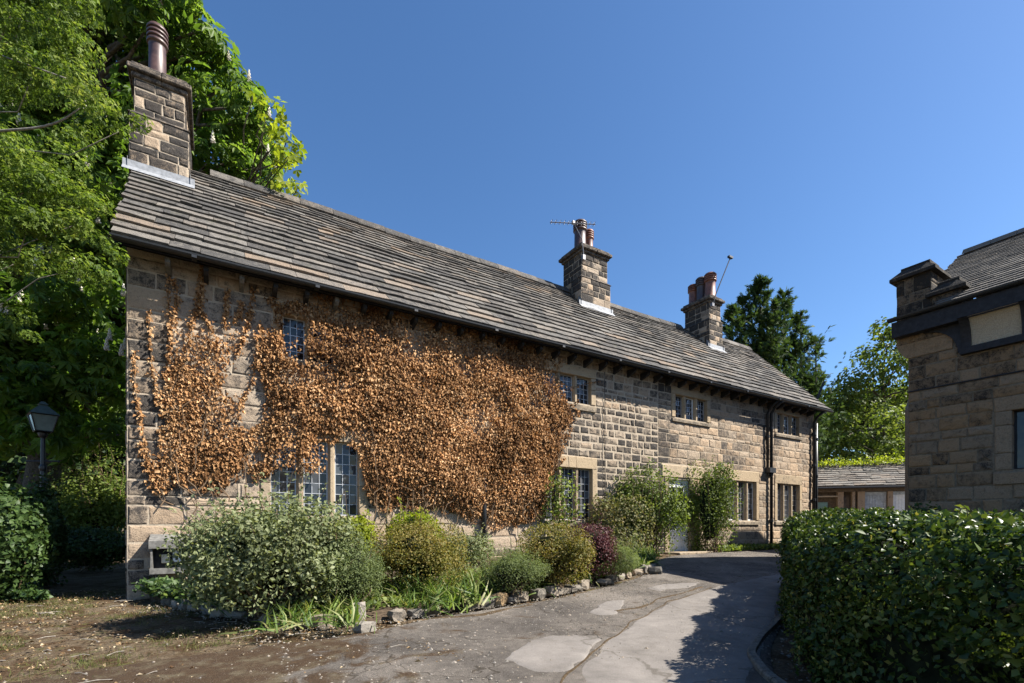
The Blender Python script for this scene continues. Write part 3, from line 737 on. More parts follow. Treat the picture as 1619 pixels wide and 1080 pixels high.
for i, x in enumerate(np.arange(.54, LEN - .1, .515)):
    q = MB(); q.prism([(0.0, 5.38), (-.3, 5.38), (-.3, 5.3), (-.24, 5.26), (0, 5.2)], x - .035, x + .035, lambda a, b_, d: (d, a, b_)); q.build("rafter_end", "weathered_wood" if i in (0, 2, 5) else "dark_wood", house)
# downpipes
def pipe(x, y, z0, z1, r=.045, collars=(), top=True):
    q = MB(); pts = [(x, y, z0), (x, y, z1)]
    if top: pts += [(x, y - .12, z1 + .2), (x, GYc, GZc - .05)]
    q.tube(pts, r, 10); p = q.build("drainpipe", "black_iron", house, smooth=True)
    for z in collars:
        q = MB(); q.lathe((x, y, z), [(r + .001, -.05), (r + .018, -.045), (r + .018, .045), (r + .001, .05)], 12); q.box(x - .09, x + .09, y + .03, y + .05, z - .02, z + .02); q.build("pipe_collar", "black_iron", p)
pipe(17.62, -.09, .32, 5.0, .05, (1.3, 2.9, 4.5)); pipe(17.42, -.08, 3.0, 5.0, .04, (4.2,))
q = MB(); q.tube([(17.42, -.08, 3.0), (17.46, -.09, 2.9), (17.6, -.1, 2.82)], .04, 8); q.box(17.36, 17.72, -.2, -.02, 2.95, 3.12); q.build("hopper", "black_iron", house)
pipe(20.44, -.09, .3, 5.0, .05, (1.0, 2.1, 3.4, 4.6)); pipe(20.64, -.07, .3, 5.0, .055, (1.4, 3.0, 4.4), False)
pipe(6.32, -.1, .15, 2.9, .055, (.9, 1.9), False)
q = MB(); q.tube([(9.98, -.035, 1.2), (9.985, -.035, 3), (9.97, -.035, 5.2)], .008, 5); q.build("cable", "black_iron", house)
q = MB(); q.tube([at(1288, 640, 18.6), at(1303, 603, 18.6)], [.05, .045], 4); q.build("verge_board", "dark_wood", house)

# ---- chimneys
def pot(parent, c, r, h, mat, rings=True):
    q = MB(); pf = [(r * 1.12, 0), (r * 1.12, .05), (r, .07), (r * .96, h * .62), (r * 1.0, h * .66), (r * 1.18, h * .67), (r * 1.2, h * .71), (r * 1.05, h * .72)]
    if rings:
        for k in range(3): z = h * (.75 + .075 * k); pf += [(r * 1.02, z), (r * 1.2, z + .006), (r * 1.2, z + h * .04), (r * 1.02, z + h * .046)]
    pf += [(r * 1.0, h * .985), (r * .86, h), (r * .7, h), (r * .68, h - .12)]
    q.lathe(c, pf, 20); o_ = q.build("chimney_pot", mat, parent, smooth=True); o_.data.polygons.foreach_set("use_smooth", [abs(f.normal.z) < .5 for f in o_.data.polygons])
def chimney(x0, x1, y0, y1, zb, zoff, zt, inset, pots, capov=.09):
    m = MB(); m.box(x0, x1, y0, y1, zb, zoff); m.box(x0 + inset, x1 - inset, y0 + inset, y1 - inset, zoff, zt)
    ch = m.build("chimney", "mortar", house)
    for za, zb_, ins in ((zb, zoff, 0.0), (zoff, zt, inset)):
        X0, X1, Y0, Y1 = x0 + ins, x1 - ins, y0 + ins, y1 - ins
        for fn, A0, A1 in ((lambda a, d, z, Y0=Y0: (a, Y0 - d, z), X0, X1), (lambda a, d, z, X0=X0, Y0=Y0, Y1=Y1: (X0 - d, Y0 + Y1 - a, z), Y0, Y1),
                           (lambda a, d, z, X1=X1: (X1 + d, a, z), Y0, Y1)):
            for (a0, a1, z0, z1) in layout(A0, A1, [za, zb_], .2, (.2, .5), [], .018, rs):
                q = MB(); dk = rs.uniform(.58, 1.0) if rs.random() > .24 else rs.uniform(-.05, .35)
                stone_geo(q, a0, a1, z0, z1, fn, (dk, rs.uniform(0, .7), 0), rs.uniform(.008, .018), rs, .01); q.build("chimney_stone", "stone", ch)
    # weathered off-set course
    q = MB(); e = .03; i2 = inset - .01
    V = [(x0 - e, y0 - e, zoff - .02), (x1 + e, y0 - e, zoff - .02), (x1 + e, y1 + e, zoff - .02), (x0 - e, y1 + e, zoff - .02), (x0 + i2, y0 + i2, zoff + .07), (x1 - i2, y0 + i2, zoff + .07), (x1 - i2, y1 - i2, zoff + .07), (x0 + i2, y1 - i2, zoff + .07)]
    q.add(V, [(0, 1, 5, 4), (1, 2, 6, 5), (2, 3, 7, 6), (3, 0, 4, 7), (3, 2, 1, 0)], (.7, .2, 0)); q.build("offset_course", "stone", ch)
    X0, X1, Y0, Y1 = x0 + inset, x1 - inset, y0 + inset, y1 - inset
    for k, (ov, za, zb_) in enumerate(((capov * .55, zt, zt + .09), (capov * 1.25, zt + .092, zt + .19), (capov * .6, zt + .192, zt + .27))):
        for xa, xb in ((X0 - ov, (X0 + X1) / 2 + .02), ((X0 + X1) / 2 + .022, X1 + ov)):
            q = MB(); q.bevbox(xa, xb, Y0 - ov, Y1 + ov, za, zb_, .018, (.62, .15, 0), .004); q.build("cap_stone", "stone", ch)
    q = MB(); q.add([(X0, Y0, zt + .272), (X1, Y0, zt + .272), (X1, Y1, zt + .272), (X0, Y1, zt + .272), ((X0 + X1) / 2, Y0 + .3, zt + .36), ((X0 + X1) / 2, Y1 - .3, zt + .36)], [(0, 1, 4), (1, 2, 5, 4), (2, 3, 5), (3, 0, 4, 5)], (.3, .2, 0)); q.build("flaunching", "mortar", ch)
    # lead flashing: apron on the slope and step up the sides
    rz0 = EZ + (y0 - EY) * se / ce + und(x0)
    q = MB(); q.add([(x0 - .1, y0 - .022, rz0 + .2), (x1 + .1, y0 - .022, rz0 + .2), (x1 + .1, y0 - .025, rz0 + .075), (x0 - .1, y0 - .025, rz0 + .075), (x1 + .1, y0 - .15, rz0 - .055), (x0 - .1, y0 - .15, rz0 - .055)], [(3, 2, 1, 0), (5, 4, 2, 3)])
    for xx in (x0 - .025, x1 + .025):
        q.add([(xx, y0 - .04, rz0 + .03), (xx, y0 + .12, rz0 + .17), (xx, y0 + .12, rz0 + .38), (xx, y0 - .04, rz0 + .24)], [(0, 1, 2, 3)])
    q.build("flashing", "lead", ch)
    for p in pots: pot(ch, (p[0], p[1], zt + .29), *p[2:])
    return ch
chimney(-.2, .74, 1.95, 3.75, 6.3, 9.0, 9.72, .07, [(.2, 2.35, .15, 1.12, "pot_brown")])
chimney(10.98, 12.2, 2.13, 3.2, 7.6, 8.98, 9.78, .07, [(11.32, 2.6, .19, .95, "pot_brown"), (11.82, 2.75, .14, .9, "pot_red")], .1)
chimney(16.92, 17.68, 1.85, 3.05, 7.5, 8.85, 9.5, .05, [(17.3, 2.1, .19, .95, "pot_red"), (17.3, 2.5, .18, .95, "pot_dark"), (17.3, 2.86, .18, .82, "pot_red")], .1)

# ---- aerials on the chimneys
ae = empty("television_aerial", (11.0, 2.1, 9.7), "television aerial with long toothed boom on the middle chimney", "aerial")
mp = at(904, 372, depth((11.0, 2.1, 9.7))); 
q = MB(); q.tube([(11.02, 2.05, 9.5), (10.98, 2.1, 10.1), (10.8, 2.2, 10.5), (10.78, 2.26, 10.64)], .016, 6); q.build("mast", "metal_grey", ae)
bo0, bo1 = np.array([10.0, 2.45, 10.5]), np.array([11.4, 1.95, 10.62]); q = MB(); q.tube([bo0, bo1], .014, 6)
q.build("boom", "metal_grey", ae)
pd = unit((bo1 - bo0)); perp = np.cross(pd, [0, 0, 1.0]); q = MB()
for k in range(11):
    p = bo0 + (bo1 - bo0) * (.03 + .94 * k / 10); q.tube([p - perp * .13 + [0, 0, .012], p + perp * .13 + [0, 0, .012]], .006, 5); q.tube([p + [0, 0, -.05], p + [0, 0, .06]], .006, 5)
q.build("element", "metal_grey", ae)
q = MB(); q.box(10.74, 10.82, 2.24, 2.32, 10.6, 10.7); q.box(10.97, 11.07, 2.03, 2.12, 9.45, 9.6); q.build("bracket", "metal_grey", ae)
ae2 = empty("aerial_rod", (17.1, 1.8, 9.4), "thin leaning aerial rod on the far three-pot chimney", "aerial")
q = MB(); q.tube([(16.98, 1.76, 9.35), (17.1, 1.72, 9.75), (17.75, 1.55, 11.25)], .02, 6); q.build("mast", "black_iron", ae2)
q = MB(); q.box(17.62, 17.84, 1.5, 1.6, 11.2, 11.27); q.build("bracket", "black_iron", ae2)
q = MB(); q.box(16.93, 17.05, 1.74, 1.83, 9.3, 9.42); q.build("clamp", "metal_grey", ae2)

# ---- meter box on the wall
mbx = empty("meter_box", (.55, 0, .4), "grey open meter box on the wall behind the big grey-green shrub", "meter box")
q = MB(); q.prism([(-.02, .88), (-.3, .78), (-.3, .90), (-.02, 1.0)], .30, .86, lambda a, b_, d: (d, a, b_ - .0)); q.build("lid", "weathered_wood", mbx)
for xa in (.32, .815):
    q = MB(); q.box(xa, xa + .025, -.27, -.02, .42, .80); q.build("side", "weathered_wood", mbx)
q = MB(); q.box(.31, .85, -.28, -.02, .385, .42); q.box(.31, .85, -.295, -.275, .38, .47); q.build("base", "weathered_wood", mbx)
q = MB(); q.box(.345, .815, -.06, -.03, .42, .80); q.build("back", "dark_wood", mbx)
q = MB(); q.bevbox(.45, .56, -.16, -.06, .54, .68, .008); q.build("meter", "plastic_beige", mbx)
q = MB(); q.bevbox(.60, .76, -.15, -.06, .55, .74, .008); mt = q.build("meter", "plastic_white", mbx)
for xx in (.635, .70):
    q = MB(); q.bevbox(xx, xx + .035, -.158, -.145, .585, .62, .003); q.build("dial", "dark_inside", mt)
q = MB(); q.box(.61, .75, -.158, -.152, .66, .69); q.build("display", "dark_inside", mt)
q = MB(); q.tube([(.4, -.1, .0), (.4, -.1, .4)], .025, 8); q.build("conduit", "black_iron", mbx)
# ------------------------------------------------------------------ shaded stone building to the right of the lane
XB, YB = 13.3, -5.47
bld = empty("stone_building", (XB, YB, 0), "shaded stone building with black eaves and pale render panel behind the hedge", "building")
BL = 9.0; BW = 5.8; BE = 5.35; BRZ = 7.45
def bwall(a, d, z): return (XB - d, a, z)          # west face, a = Y
BWIN = (-8.0, -6.98, 2.14, 3.2)
m = MB()
ys = [YB - BL, BWIN[0], BWIN[1], YB]; zs = [-.5, BWIN[2], BWIN[3], BE]
for ya, yb in zip(ys[:-1], ys[1:]):
    for za, zb in zip(zs[:-1], zs[1:]):
        if ya == BWIN[0] and za == BWIN[2]: continue
        m.add([(XB, yb, za), (XB, ya, za), (XB, ya, zb), (XB, yb, zb)], [(0, 1, 2, 3)])
XR = XB + BW; XM = XB + 2.75
m.add([(XB, YB, -.5), (XR, YB, -.5), (XR, YB, BE), (XM, YB, BRZ - .12), (XB, YB, BE)], [(4, 3, 2, 1, 0)])
m.add([(XB, YB - BL, -.5), (XR, YB - BL, -.5), (XR, YB - BL, BE), (XM, YB - BL, BRZ - .12), (XB, YB - BL, BE)], [(0, 1, 2, 3, 4)])
m.add([(XR, YB, -.5), (XR, YB - BL, -.5), (XR, YB - BL, BE), (XR, YB, BE)], [(3, 2, 1, 0)])
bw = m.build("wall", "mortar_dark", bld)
rb = np.random.default_rng(23); lst = []
HB = [(BWIN[0] - .2, BWIN[1] + .24, BWIN[2] - .26, BWIN[3] + .26), (YB - BL, -6.25, 4.36, BE), (YB - .72, YB, 4.55, 4.86)]
for (a0, a1, z0, z1) in layout(YB - BL, YB, [-.2, 1.88, 3.46, 3.86, 4.36, 4.55, 4.86, BE], .23, (.2, .6), HB, .02, rb):
    if z1 - z0 < .05: continue
    c = (XB, (a0 + a1) / 2, (z0 + z1) / 2); dp = depth(c); v = (a1 - a0) * (z1 - z0) / max(dp, 1) ** 2
    if a0 < -7.3: v *= .02
    if c[2] < 1.4: v *= .1
    t = (rb.uniform(.0, .55), rb.uniform(.0, .9), 0)
    lst.append((v, lambda mm, q=(a0, a1, z0, z1), t=t: stone_geo(mm, *q, bwall, t, rb.uniform(.010, .026), rb, .016)))
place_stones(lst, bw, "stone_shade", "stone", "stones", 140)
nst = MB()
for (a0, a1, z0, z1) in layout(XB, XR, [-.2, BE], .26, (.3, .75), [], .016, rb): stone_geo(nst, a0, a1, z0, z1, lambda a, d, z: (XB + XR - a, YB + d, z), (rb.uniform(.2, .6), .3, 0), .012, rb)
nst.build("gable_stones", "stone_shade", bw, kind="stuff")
# window
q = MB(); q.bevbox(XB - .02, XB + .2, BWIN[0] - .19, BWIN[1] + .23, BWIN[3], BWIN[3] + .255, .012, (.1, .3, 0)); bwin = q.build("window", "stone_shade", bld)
for ya, yb in ((BWIN[1], BWIN[1] + .22), (BWIN[0] - .19, BWIN[0])):
    for za, zb in ((BWIN[2], BWIN[2] + .3), (BWIN[2] + .305, BWIN[3] - .26), (BWIN[3] - .255, BWIN[3])):
        q = MB(); q.bevbox(XB - .018, XB + .2, ya, yb, za + .003, zb - .003, .012, (rb.uniform(-.1, .15), .1, 0)); q.build("jamb", "stone_shade", bwin)
q = MB(); q.prism([(-.06, BWIN[2] - .255), (-.06, BWIN[2] - .06), (.05, BWIN[2] - .004), (.2, BWIN[2] - .004), (.2, BWIN[2] - .255)], BWIN[0] - .19, BWIN[1] + .23, lambda a, b_, d: (XB + a, d, b_), (0, .3, 0)); q.build("sill", "stone_shade", bwin)
for k in range(2):
    ya = BWIN[0] + k * .53; yb = ya + .49
    q = MB(); q.box(XB + .13, XB + .17, ya, ya + .03, BWIN[2], BWIN[3]); q.box(XB + .13, XB + .17, yb - .03, yb, BWIN[2], BWIN[3]); q.box(XB + .13, XB + .17, ya + .03, yb - .03, BWIN[2], BWIN[2] + .03); q.box(XB + .13, XB + .17, ya + .03, yb - .03, BWIN[3] - .03, BWIN[3]); q.build("frame", "dark_wood", bwin)
    for i in range(2):
        for j in range(3):
            q = MB(); q.box(XB + .148, XB + .152, ya + .03 + i * .215, ya + .03 + (i + 1) * .215, BWIN[2] + .03 + j * .333, BWIN[2] + .03 + (j + 1) * .333); q.build("pane", "pane_glass", bwin)
q = MB(); q.box(XB, XB + .2, BWIN[0] + .49, BWIN[0] + .53, BWIN[2], BWIN[3]); q.build("mullion", "stone_shade", bwin)
# corbelled kneeler at the corner, swelling out towards the lane's far side
q = MB(); q.prism([(YB - .7, 4.56), (YB + .0, 4.56), (YB + .06, 4.6), (YB + .16, 4.75), (YB + .2, 4.86), (YB - .7, 4.86)], 0, .6, lambda a, b_, d: (XB - .03 + d, a, b_), (-.1, .55, 0)); q.build("corbel", "stone_shade", bld)
for (za, zb) in ((4.865, 5.12), (5.125, 5.36)):
    for ya, yb in ((YB - .62, YB - .24), (YB - .235, YB + .2)):
        q = MB(); q.bevbox(XB - .012, XB + .6, ya, yb, za, zb, .012, (rb.uniform(.2, .5), .4, 0), .003); q.build("kneeler_stone", "stone_shade", bld)
# string cable across the wall
q = MB(); q.tube([(XB - .03, YB + .01, 3.87), (XB - .03, YB - 4, 3.85), (XB - .03, YB - BL, 3.87)], .014, 6); q.build("cable", "black_iron", bld)
# black timber eaves: beam, panel, sill beam and curved brackets
q = MB(); q.box(XB - .26, XB - .06, YB - BL, YB + .2, 4.99, 5.30); q.build("eaves_beam", "dark_wood", bld)
q = MB(); q.box(XB - .13, XB + .05, YB - BL, -6.3, 4.37, 4.47); q.box(XB - .09, XB + .05, YB - BL, -6.32, 4.472, 4.5); q.build("sill_beam", "dark_wood", bld)
COVE = [(XB - .035 - .24 * (1 - math.cos(t)), 4.49 + .52 * math.sin(t)) for t in np.linspace(0, math.pi / 2, 9)]
for yc0, yc1 in ((-7.12, -6.46), (-7.9, -7.25), (-8.7, -8.05)):
    q = MB(); q.prism(COVE + [(XB + .02, 5.01), (XB + .02, 4.49)], yc0 - .04, yc1 + .04, lambda a, b_, d: (a, d, b_)); q.build("render_panel", "render_panel", bld)
q = MB(); q.box(XB - .03, XB + .02, YB - BL, -6.3, 4.49, 5.2); q.build("eaves_board", "dark_wood", bld)
for yc in (-6.38, -7.19, -7.98, -8.78):
    poly = [(x_ - .035, z_) for x_, z_ in COVE] + [(XB + .01, 5.01), (XB + .01, 4.49)]
    q = MB(); q.prism(poly, yc - .07, yc + .07, lambda p_, b_, d: (p_, d, b_)); q.build("eaves_bracket", "dark_wood", bld)
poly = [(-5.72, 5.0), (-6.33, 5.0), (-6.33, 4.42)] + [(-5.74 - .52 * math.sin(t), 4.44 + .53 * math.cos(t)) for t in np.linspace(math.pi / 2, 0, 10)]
q = MB(); q.prism(poly, XB - .07, XB - .03, lambda a, b_, d: (d, a, b_)); q.build("eaves_shade_plate", "dark_wood", bld)  # black board cut to the outline of the deep shade under the eaves
g = MB(); V = []; prb = [(math.cos(a) * .07, math.sin(a) * .07) for a in np.linspace(math.pi, 2 * math.pi, 8)]; prb = prb + [(a * .88, b_ * .88) for a, b_ in prb[::-1]]; k = len(prb)
for y in (YB + .24, YB - BL): V += [(XB - .3 + a, y, BE + .02 + b_) for a, b_ in prb]
g.add(V, [(j, (j + 1) % k, k + (j + 1) % k, k + j) for j in range(k)] + [tuple(range(k)), tuple(range(2 * k - 1, k - 1, -1))]); g.build("gutter", "black_iron", bld)
# roof of small slates
BSL = math.hypot(XM - (XB - .28), BRZ - BE - .02); bce, bse = (XM - XB + .28) / BSL, (BRZ - BE - .02) / BSL
def brp(y, d, n): return (XB - .28 + d * bce - n * bse, y, BE + .02 + d * bse + n * bce)
m = MB(); m.add([brp(YB - .05, 0, -.05), brp(YB - BL, 0, -.05), brp(YB - BL, BSL, -.05), brp(YB - .05, BSL, -.05), (2 * XM - XB + .28, YB - .05, BE), (2 * XM - XB + .28, YB - BL, BE)], [(0, 3, 2, 1), (3, 4, 5, 2)]); br = m.build("roof", "slab_dark", bld)
lst = []; d = 0.0
while d < BSL - .04:
    ex = .15 - .035 * d / BSL; y = YB - .55 + (.5 if d > 1.0 else .1) * 0 + rb.uniform(0, .08)
    if d > .55: y = YB - .28 + rb.uniform(0, .06)
    if d > 1.1: y = YB - .05 + rb.uniform(0, .05)
    while y > YB - BL:
        l = rb.uniform(.22, .5); t = (rb.uniform(.2, .8), rb.uniform(0, .5), 0); c = brp(y - l / 2, d, 0)
        def mk(mm, q=(y - .003, y - l + .003, d, d + ex + .06), t=t, jj=rb.uniform(-.01, .01, 4)):
            y0, y1, d0, d1 = q
            mm.add([brp(y0, d0 + jj[0], .034 + jj[2] * .4), brp(y1, d0 + jj[1], .034 + jj[3] * .4), brp(y1, d1, .006), brp(y0, d1, .006), brp(y0, d0 + jj[0], .0), brp(y1, d0 + jj[1], .0)], [(0, 3, 2, 1), (0, 1, 5, 4), (0, 4, 3), (1, 2, 5)], t)
        a = l * ex / max(depth(c), 1) ** 2 * (1 if y > -7.6 else .02); lst.append((a, mk)); y -= l
    d += ex
place_stones(lst, br, "slab_pale", "roof_slate", "roof_slates", 90)
y = YB - .1
while y > YB - BL:
    l = rb.uniform(.4, .6); q = MB(); q.prism([(-.14, -.08), (-.03, .06), (.03, .06), (.14, -.08), (0, -.02)], y - .004, y - l + .004, lambda a, b_, d: (XM + a, d, BRZ + .05 + b_), (.1, .6, 0)); q.build("ridge_stone", "slab", br); y -= l
# coped parapet blocks on the corner
def coped(y0, y1, z0, z1, ov, name):
    x0, x1 = XB - .03, XB + .62
    m = MB(); m.box(x0 + .012, x1 - .012, y0 + .012, y1 - .012, z0, z1); pb = m.build(name, "mortar_dark", bld)
    for fn, A0, A1 in ((lambda a, d, z: (x0 + .012 - d, a, z), y0, y1), (lambda a, d, z: (a, y0 + .012 - d, z), x0, x1), (lambda a, d, z: (x0 + x1 - a, y1 - .012 + d, z), x0, x1)):
        for (a0, a1, za, zb) in layout(A0, A1, [z0, z1], .24, (.22, .42), [], .014, rb):
            q = MB(); stone_geo(q, a0, a1, za, zb, fn, (rb.uniform(.3, .8), .3, 0), .012, rb, .008); q.build("parapet_stone", "stone_shade", pb)
    q = MB(); xm = (x0 + x1) / 2; X0, X1, Y0, Y1 = x0 - ov, x1 + ov, y0 - ov, y1 + ov
    V = []
    for (ix, iy, z) in ((0, 0, z1), (0, 0, z1 + .06), (.12, .16, z1 + .2), (.17, .14, z1 + .21), (.17, .14, z1 + .27), (.24, .16, z1 + .3)):
        V += [(X0 + ix, Y0 + iy, z), (X1 - ix, Y0 + iy, z), (X1 - ix, Y1 - iy, z), (X0 + ix, Y1 - iy, z)]
    F = [(3, 2, 1, 0), (20, 21, 22, 23)] + [(r * 4 + i, r * 4 + (i + 1) % 4, r * 4 + 4 + (i + 1) % 4, r * 4 + 4 + i) for r in range(5) for i in range(4)]
    q.add(V, F, (.75, .1, 0)); q.build("coping", "stone_shade", pb)
coped(YB - .38, YB + .2, 5.36, 6.2, .09, "parapet_block"); coped(YB - .84, YB - .385, 5.3, 5.66, .08, "parapet_block")
q = MB(); q.box(XB - .04, XB + .6, YB - .87, YB - .84, 5.32, 5.56); q.build("flashing", "lead", bld)
# unseen half-hipped wing, added to cast the shadow on the house foot
m = MB(); wx0, wx1, wy0, wy1 = 18.9, 24.9, -10.5, -3.45
m.box(wx0, wx1, wy0, wy1, -.5, 4.6); rx0, rx1 = 20.2, 21.6
m.add([(wx0, wy1, 4.6), (rx0, wy1, 6.75), (rx1, wy1, 6.75), (wx1, wy1, 4.6), (wx0, wy0, 4.6), (rx0, wy0, 6.75), (rx1, wy0, 6.75), (wx1, wy0, 4.6), (20.9, wy1 - .8, 7.2), (20.9, wy0 + .8, 7.2)], [(0, 1, 2, 3), (4, 7, 6, 5), (0, 4, 5, 1), (3, 2, 6, 7), (1, 5, 9, 8), (2, 8, 9, 6), (1, 8, 2), (5, 6, 9)])
m.build("shadow_caster_wing", "stone_shade", bld)

# ------------------------------------------------------------------ low outbuilding
A = at(1288, 830, 24.6)[:2]; B = at(1475, 830, 23.0)[:2]; od = unit(B - A); on = np.array([od[1], -od[0]])
if on @ (CAM[:2] - A) < 0: on = -on
ob = empty("outbuilding", (A[0], A[1], .3), "low outbuilding with stone slate roof and pale plank doors beyond the house", "outbuilding")
def of(a, d, z): p = A + od * a + on * d; return (p[0], p[1], z)
OL = float(np.linalg.norm(B - A)); OE = 3.05
def obox(a0, a1, d0, d1, z0, z1, name, mat, parent=None, tint=(0, 0, 0)):
    q = MB(); v = [of(a, d, z) for a in (a0, a1) for d in (d0, d1) for z in (z0, z1)]
    q.add(v, [(0, 1, 3, 2), (4, 6, 7, 5), (0, 4, 5, 1), (2, 3, 7, 6), (0, 2, 6, 4), (1, 5, 7, 3)], tint); return q.build(name, mat, parent or ob)
obox(-1.2, OL + 2, -3.2, -.25, -.3, OE, "rear_wall", "brown_wood")
obox(-1.2, OL + 2, -.2, .02, 2.8, OE - .02, "header", "brown_wood")
for a, w2 in ((-.1, .12), (1.0, .25), (1.62, .12), (1.85, .3), (3.1, .2), (4.35, .22), (5.6, .2)): obox(a, a + w2, -.22, .05, -.3, 2.8, "post", "stone", tint=(.2, .6, 0))
obox(.12, .6, -.16, -.12, .2, 2.3, "green_door", "green_paint"); obox(1.28, 1.55, -.2, -.15, .3, 2.6, "dark_door", "brown_wood")
obox(.02, 1.02, -.1, .04, 2.55, 2.62, "door_head", "stone_trim")
rr2 = np.random.default_rng(3)
for a0, a1, mt_ in ((2.16, 3.08, "grey_paint"), (3.32, 4.33, "white_paint"), (4.6, 5.58, "white_paint")):
    dl = obox(a0, a1, -.16, -.12, .2, 2.78, "plank_door", mt_); n = 8
    for k in range(n):
        obox(a0 + (a1 - a0) * k / n + .008, a0 + (a1 - a0) * (k + 1) / n - .008, -.12, -.10 + rr2.uniform(-.006, .006), .22, 2.62, "plank", "grey_paint" if (mt_ == "grey_paint" or k % 5 == 4) else "white_paint", dl)
    obox(a0, a1, -.12, -.08, 2.63, 2.78, "transom", "grey_paint", dl)
ORr, ORz = -1.9, 4.32
def orp(a, d, n, L_=math.hypot(1.9 + .35, ORz - OE)):
    c_, s_ = 2.25 / L_, (ORz - OE) / L_; return of(a, .35 - d * c_ + n * s_, OE + d * s_ + n * c_)
OSL = math.hypot(2.25, ORz - OE)
m = MB(); m.add([orp(-1.3, 0, -.02), orp(OL + 2, 0, -.02), orp(OL + 2, OSL, -.02), orp(-1.3, OSL, -.02), of(OL + 2, -4, OE), of(-1.3, -4, OE)], [(0, 1, 2, 3), (3, 2, 4, 5)]); orf = m.build("roof", "slab_dark", ob)
d = 0
while d < OSL - .05:
    ex = .27 - .06 * d / OSL; a = -1.3
    while a < OL + 1.5:
        l = rr2.uniform(.4, .9); q = MB(); jj = rr2.uniform(-.025, .025, 6)
        q.add([orp(a, d + jj[0], .06 + jj[2]), orp(a + l - .01, d + jj[1], .06 + jj[3]), orp(a + l - .01, d + ex + .08, .015), orp(a, d + ex + .08, .015), orp(a, d + jj[0], .0), orp(a + l - .01, d + jj[1], .0)], [(0, 1, 2, 3), (0, 4, 5, 1), (0, 3, 4), (1, 5, 2)], (rr2.uniform(-.1, .5), rr2.uniform(0, .5), 0)); q.build("roof_slab", "slab", orf); a += l
    d += ex
q = MB(); q.tube([of(-1.2, .4, OE - .06), of(OL + 2, .4, OE - .06)], .05, 8); q.build("gutter", "black_iron", ob)

# ------------------------------------------------------------------ plants: generators
def blob(c, rad, n, rng, shell=.35, p=2.0, amp=.22, freq=2.2, seed=0, zmin=None, up=.25):
    u = rnd_dir(n, rng); k = (np.abs(u) ** p).sum(1) ** (-1 / p)
    lump = 1 + amp * 2 * (fnoise(u * freq + 13.7 + seed, seed, 3) - .5)
    r = k * lump * (1 - shell * rng.uniform(0, 1, n) ** 1.6)
    pos = np.array(c) + u * r[:, None] * np.array(rad)
    nr = unit(u / np.array(rad)); nr[:, 2] += up
    if zmin is not None:
        ok = pos[:, 2] > zmin; pos, nr = pos[ok], nr[ok]
    return pos, nr
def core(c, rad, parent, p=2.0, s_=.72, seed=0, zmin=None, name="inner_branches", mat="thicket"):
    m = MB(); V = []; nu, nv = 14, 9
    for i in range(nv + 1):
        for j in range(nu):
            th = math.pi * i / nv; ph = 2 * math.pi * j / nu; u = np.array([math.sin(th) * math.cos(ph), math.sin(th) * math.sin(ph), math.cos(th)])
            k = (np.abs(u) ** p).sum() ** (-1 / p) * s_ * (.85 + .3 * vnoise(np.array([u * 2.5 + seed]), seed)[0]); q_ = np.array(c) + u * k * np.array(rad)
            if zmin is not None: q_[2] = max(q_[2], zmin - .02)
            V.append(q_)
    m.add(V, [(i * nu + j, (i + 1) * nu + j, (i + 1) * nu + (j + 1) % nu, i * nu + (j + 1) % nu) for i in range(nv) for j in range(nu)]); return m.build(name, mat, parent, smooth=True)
def stems(base, c, rad, n, rng, parent, r=.012, mat="vine_stem", name="stems"):
    m = MB()
    for _ in range(n):
        e = np.array(c) + rnd_dir(1, rng)[0] * np.array(rad) * .9; e[2] = max(e[2], base[2] + .1); s_ = np.array(base) + rng.uniform(-.12, .12, 3) * [1, 1, 0] * 2
        mid = (s_ + e) / 2 + rng.uniform(-.08, .08, 3); mid[2] += .05; m.tube([s_, mid, e], [r, r * .8, r * .35], 5)
    return m.build(name, mat, parent)
def spx(xl, xr, yt, yb, Yd=None, dz=.0, yd=.8):
    """shrub frame: pixel box -> base point, height, half width (depth from its foot on the ground)"""
    xc = (xl + xr) / 2
    if Yd is None: b_ = on_ground(xc, yb, dz)
    else: b_ = on_y(xc, yb, Yd)
    D = depth(b_); return b_, (yb - yt) / FPX * D, (xr - xl) / 2 / FPX * D
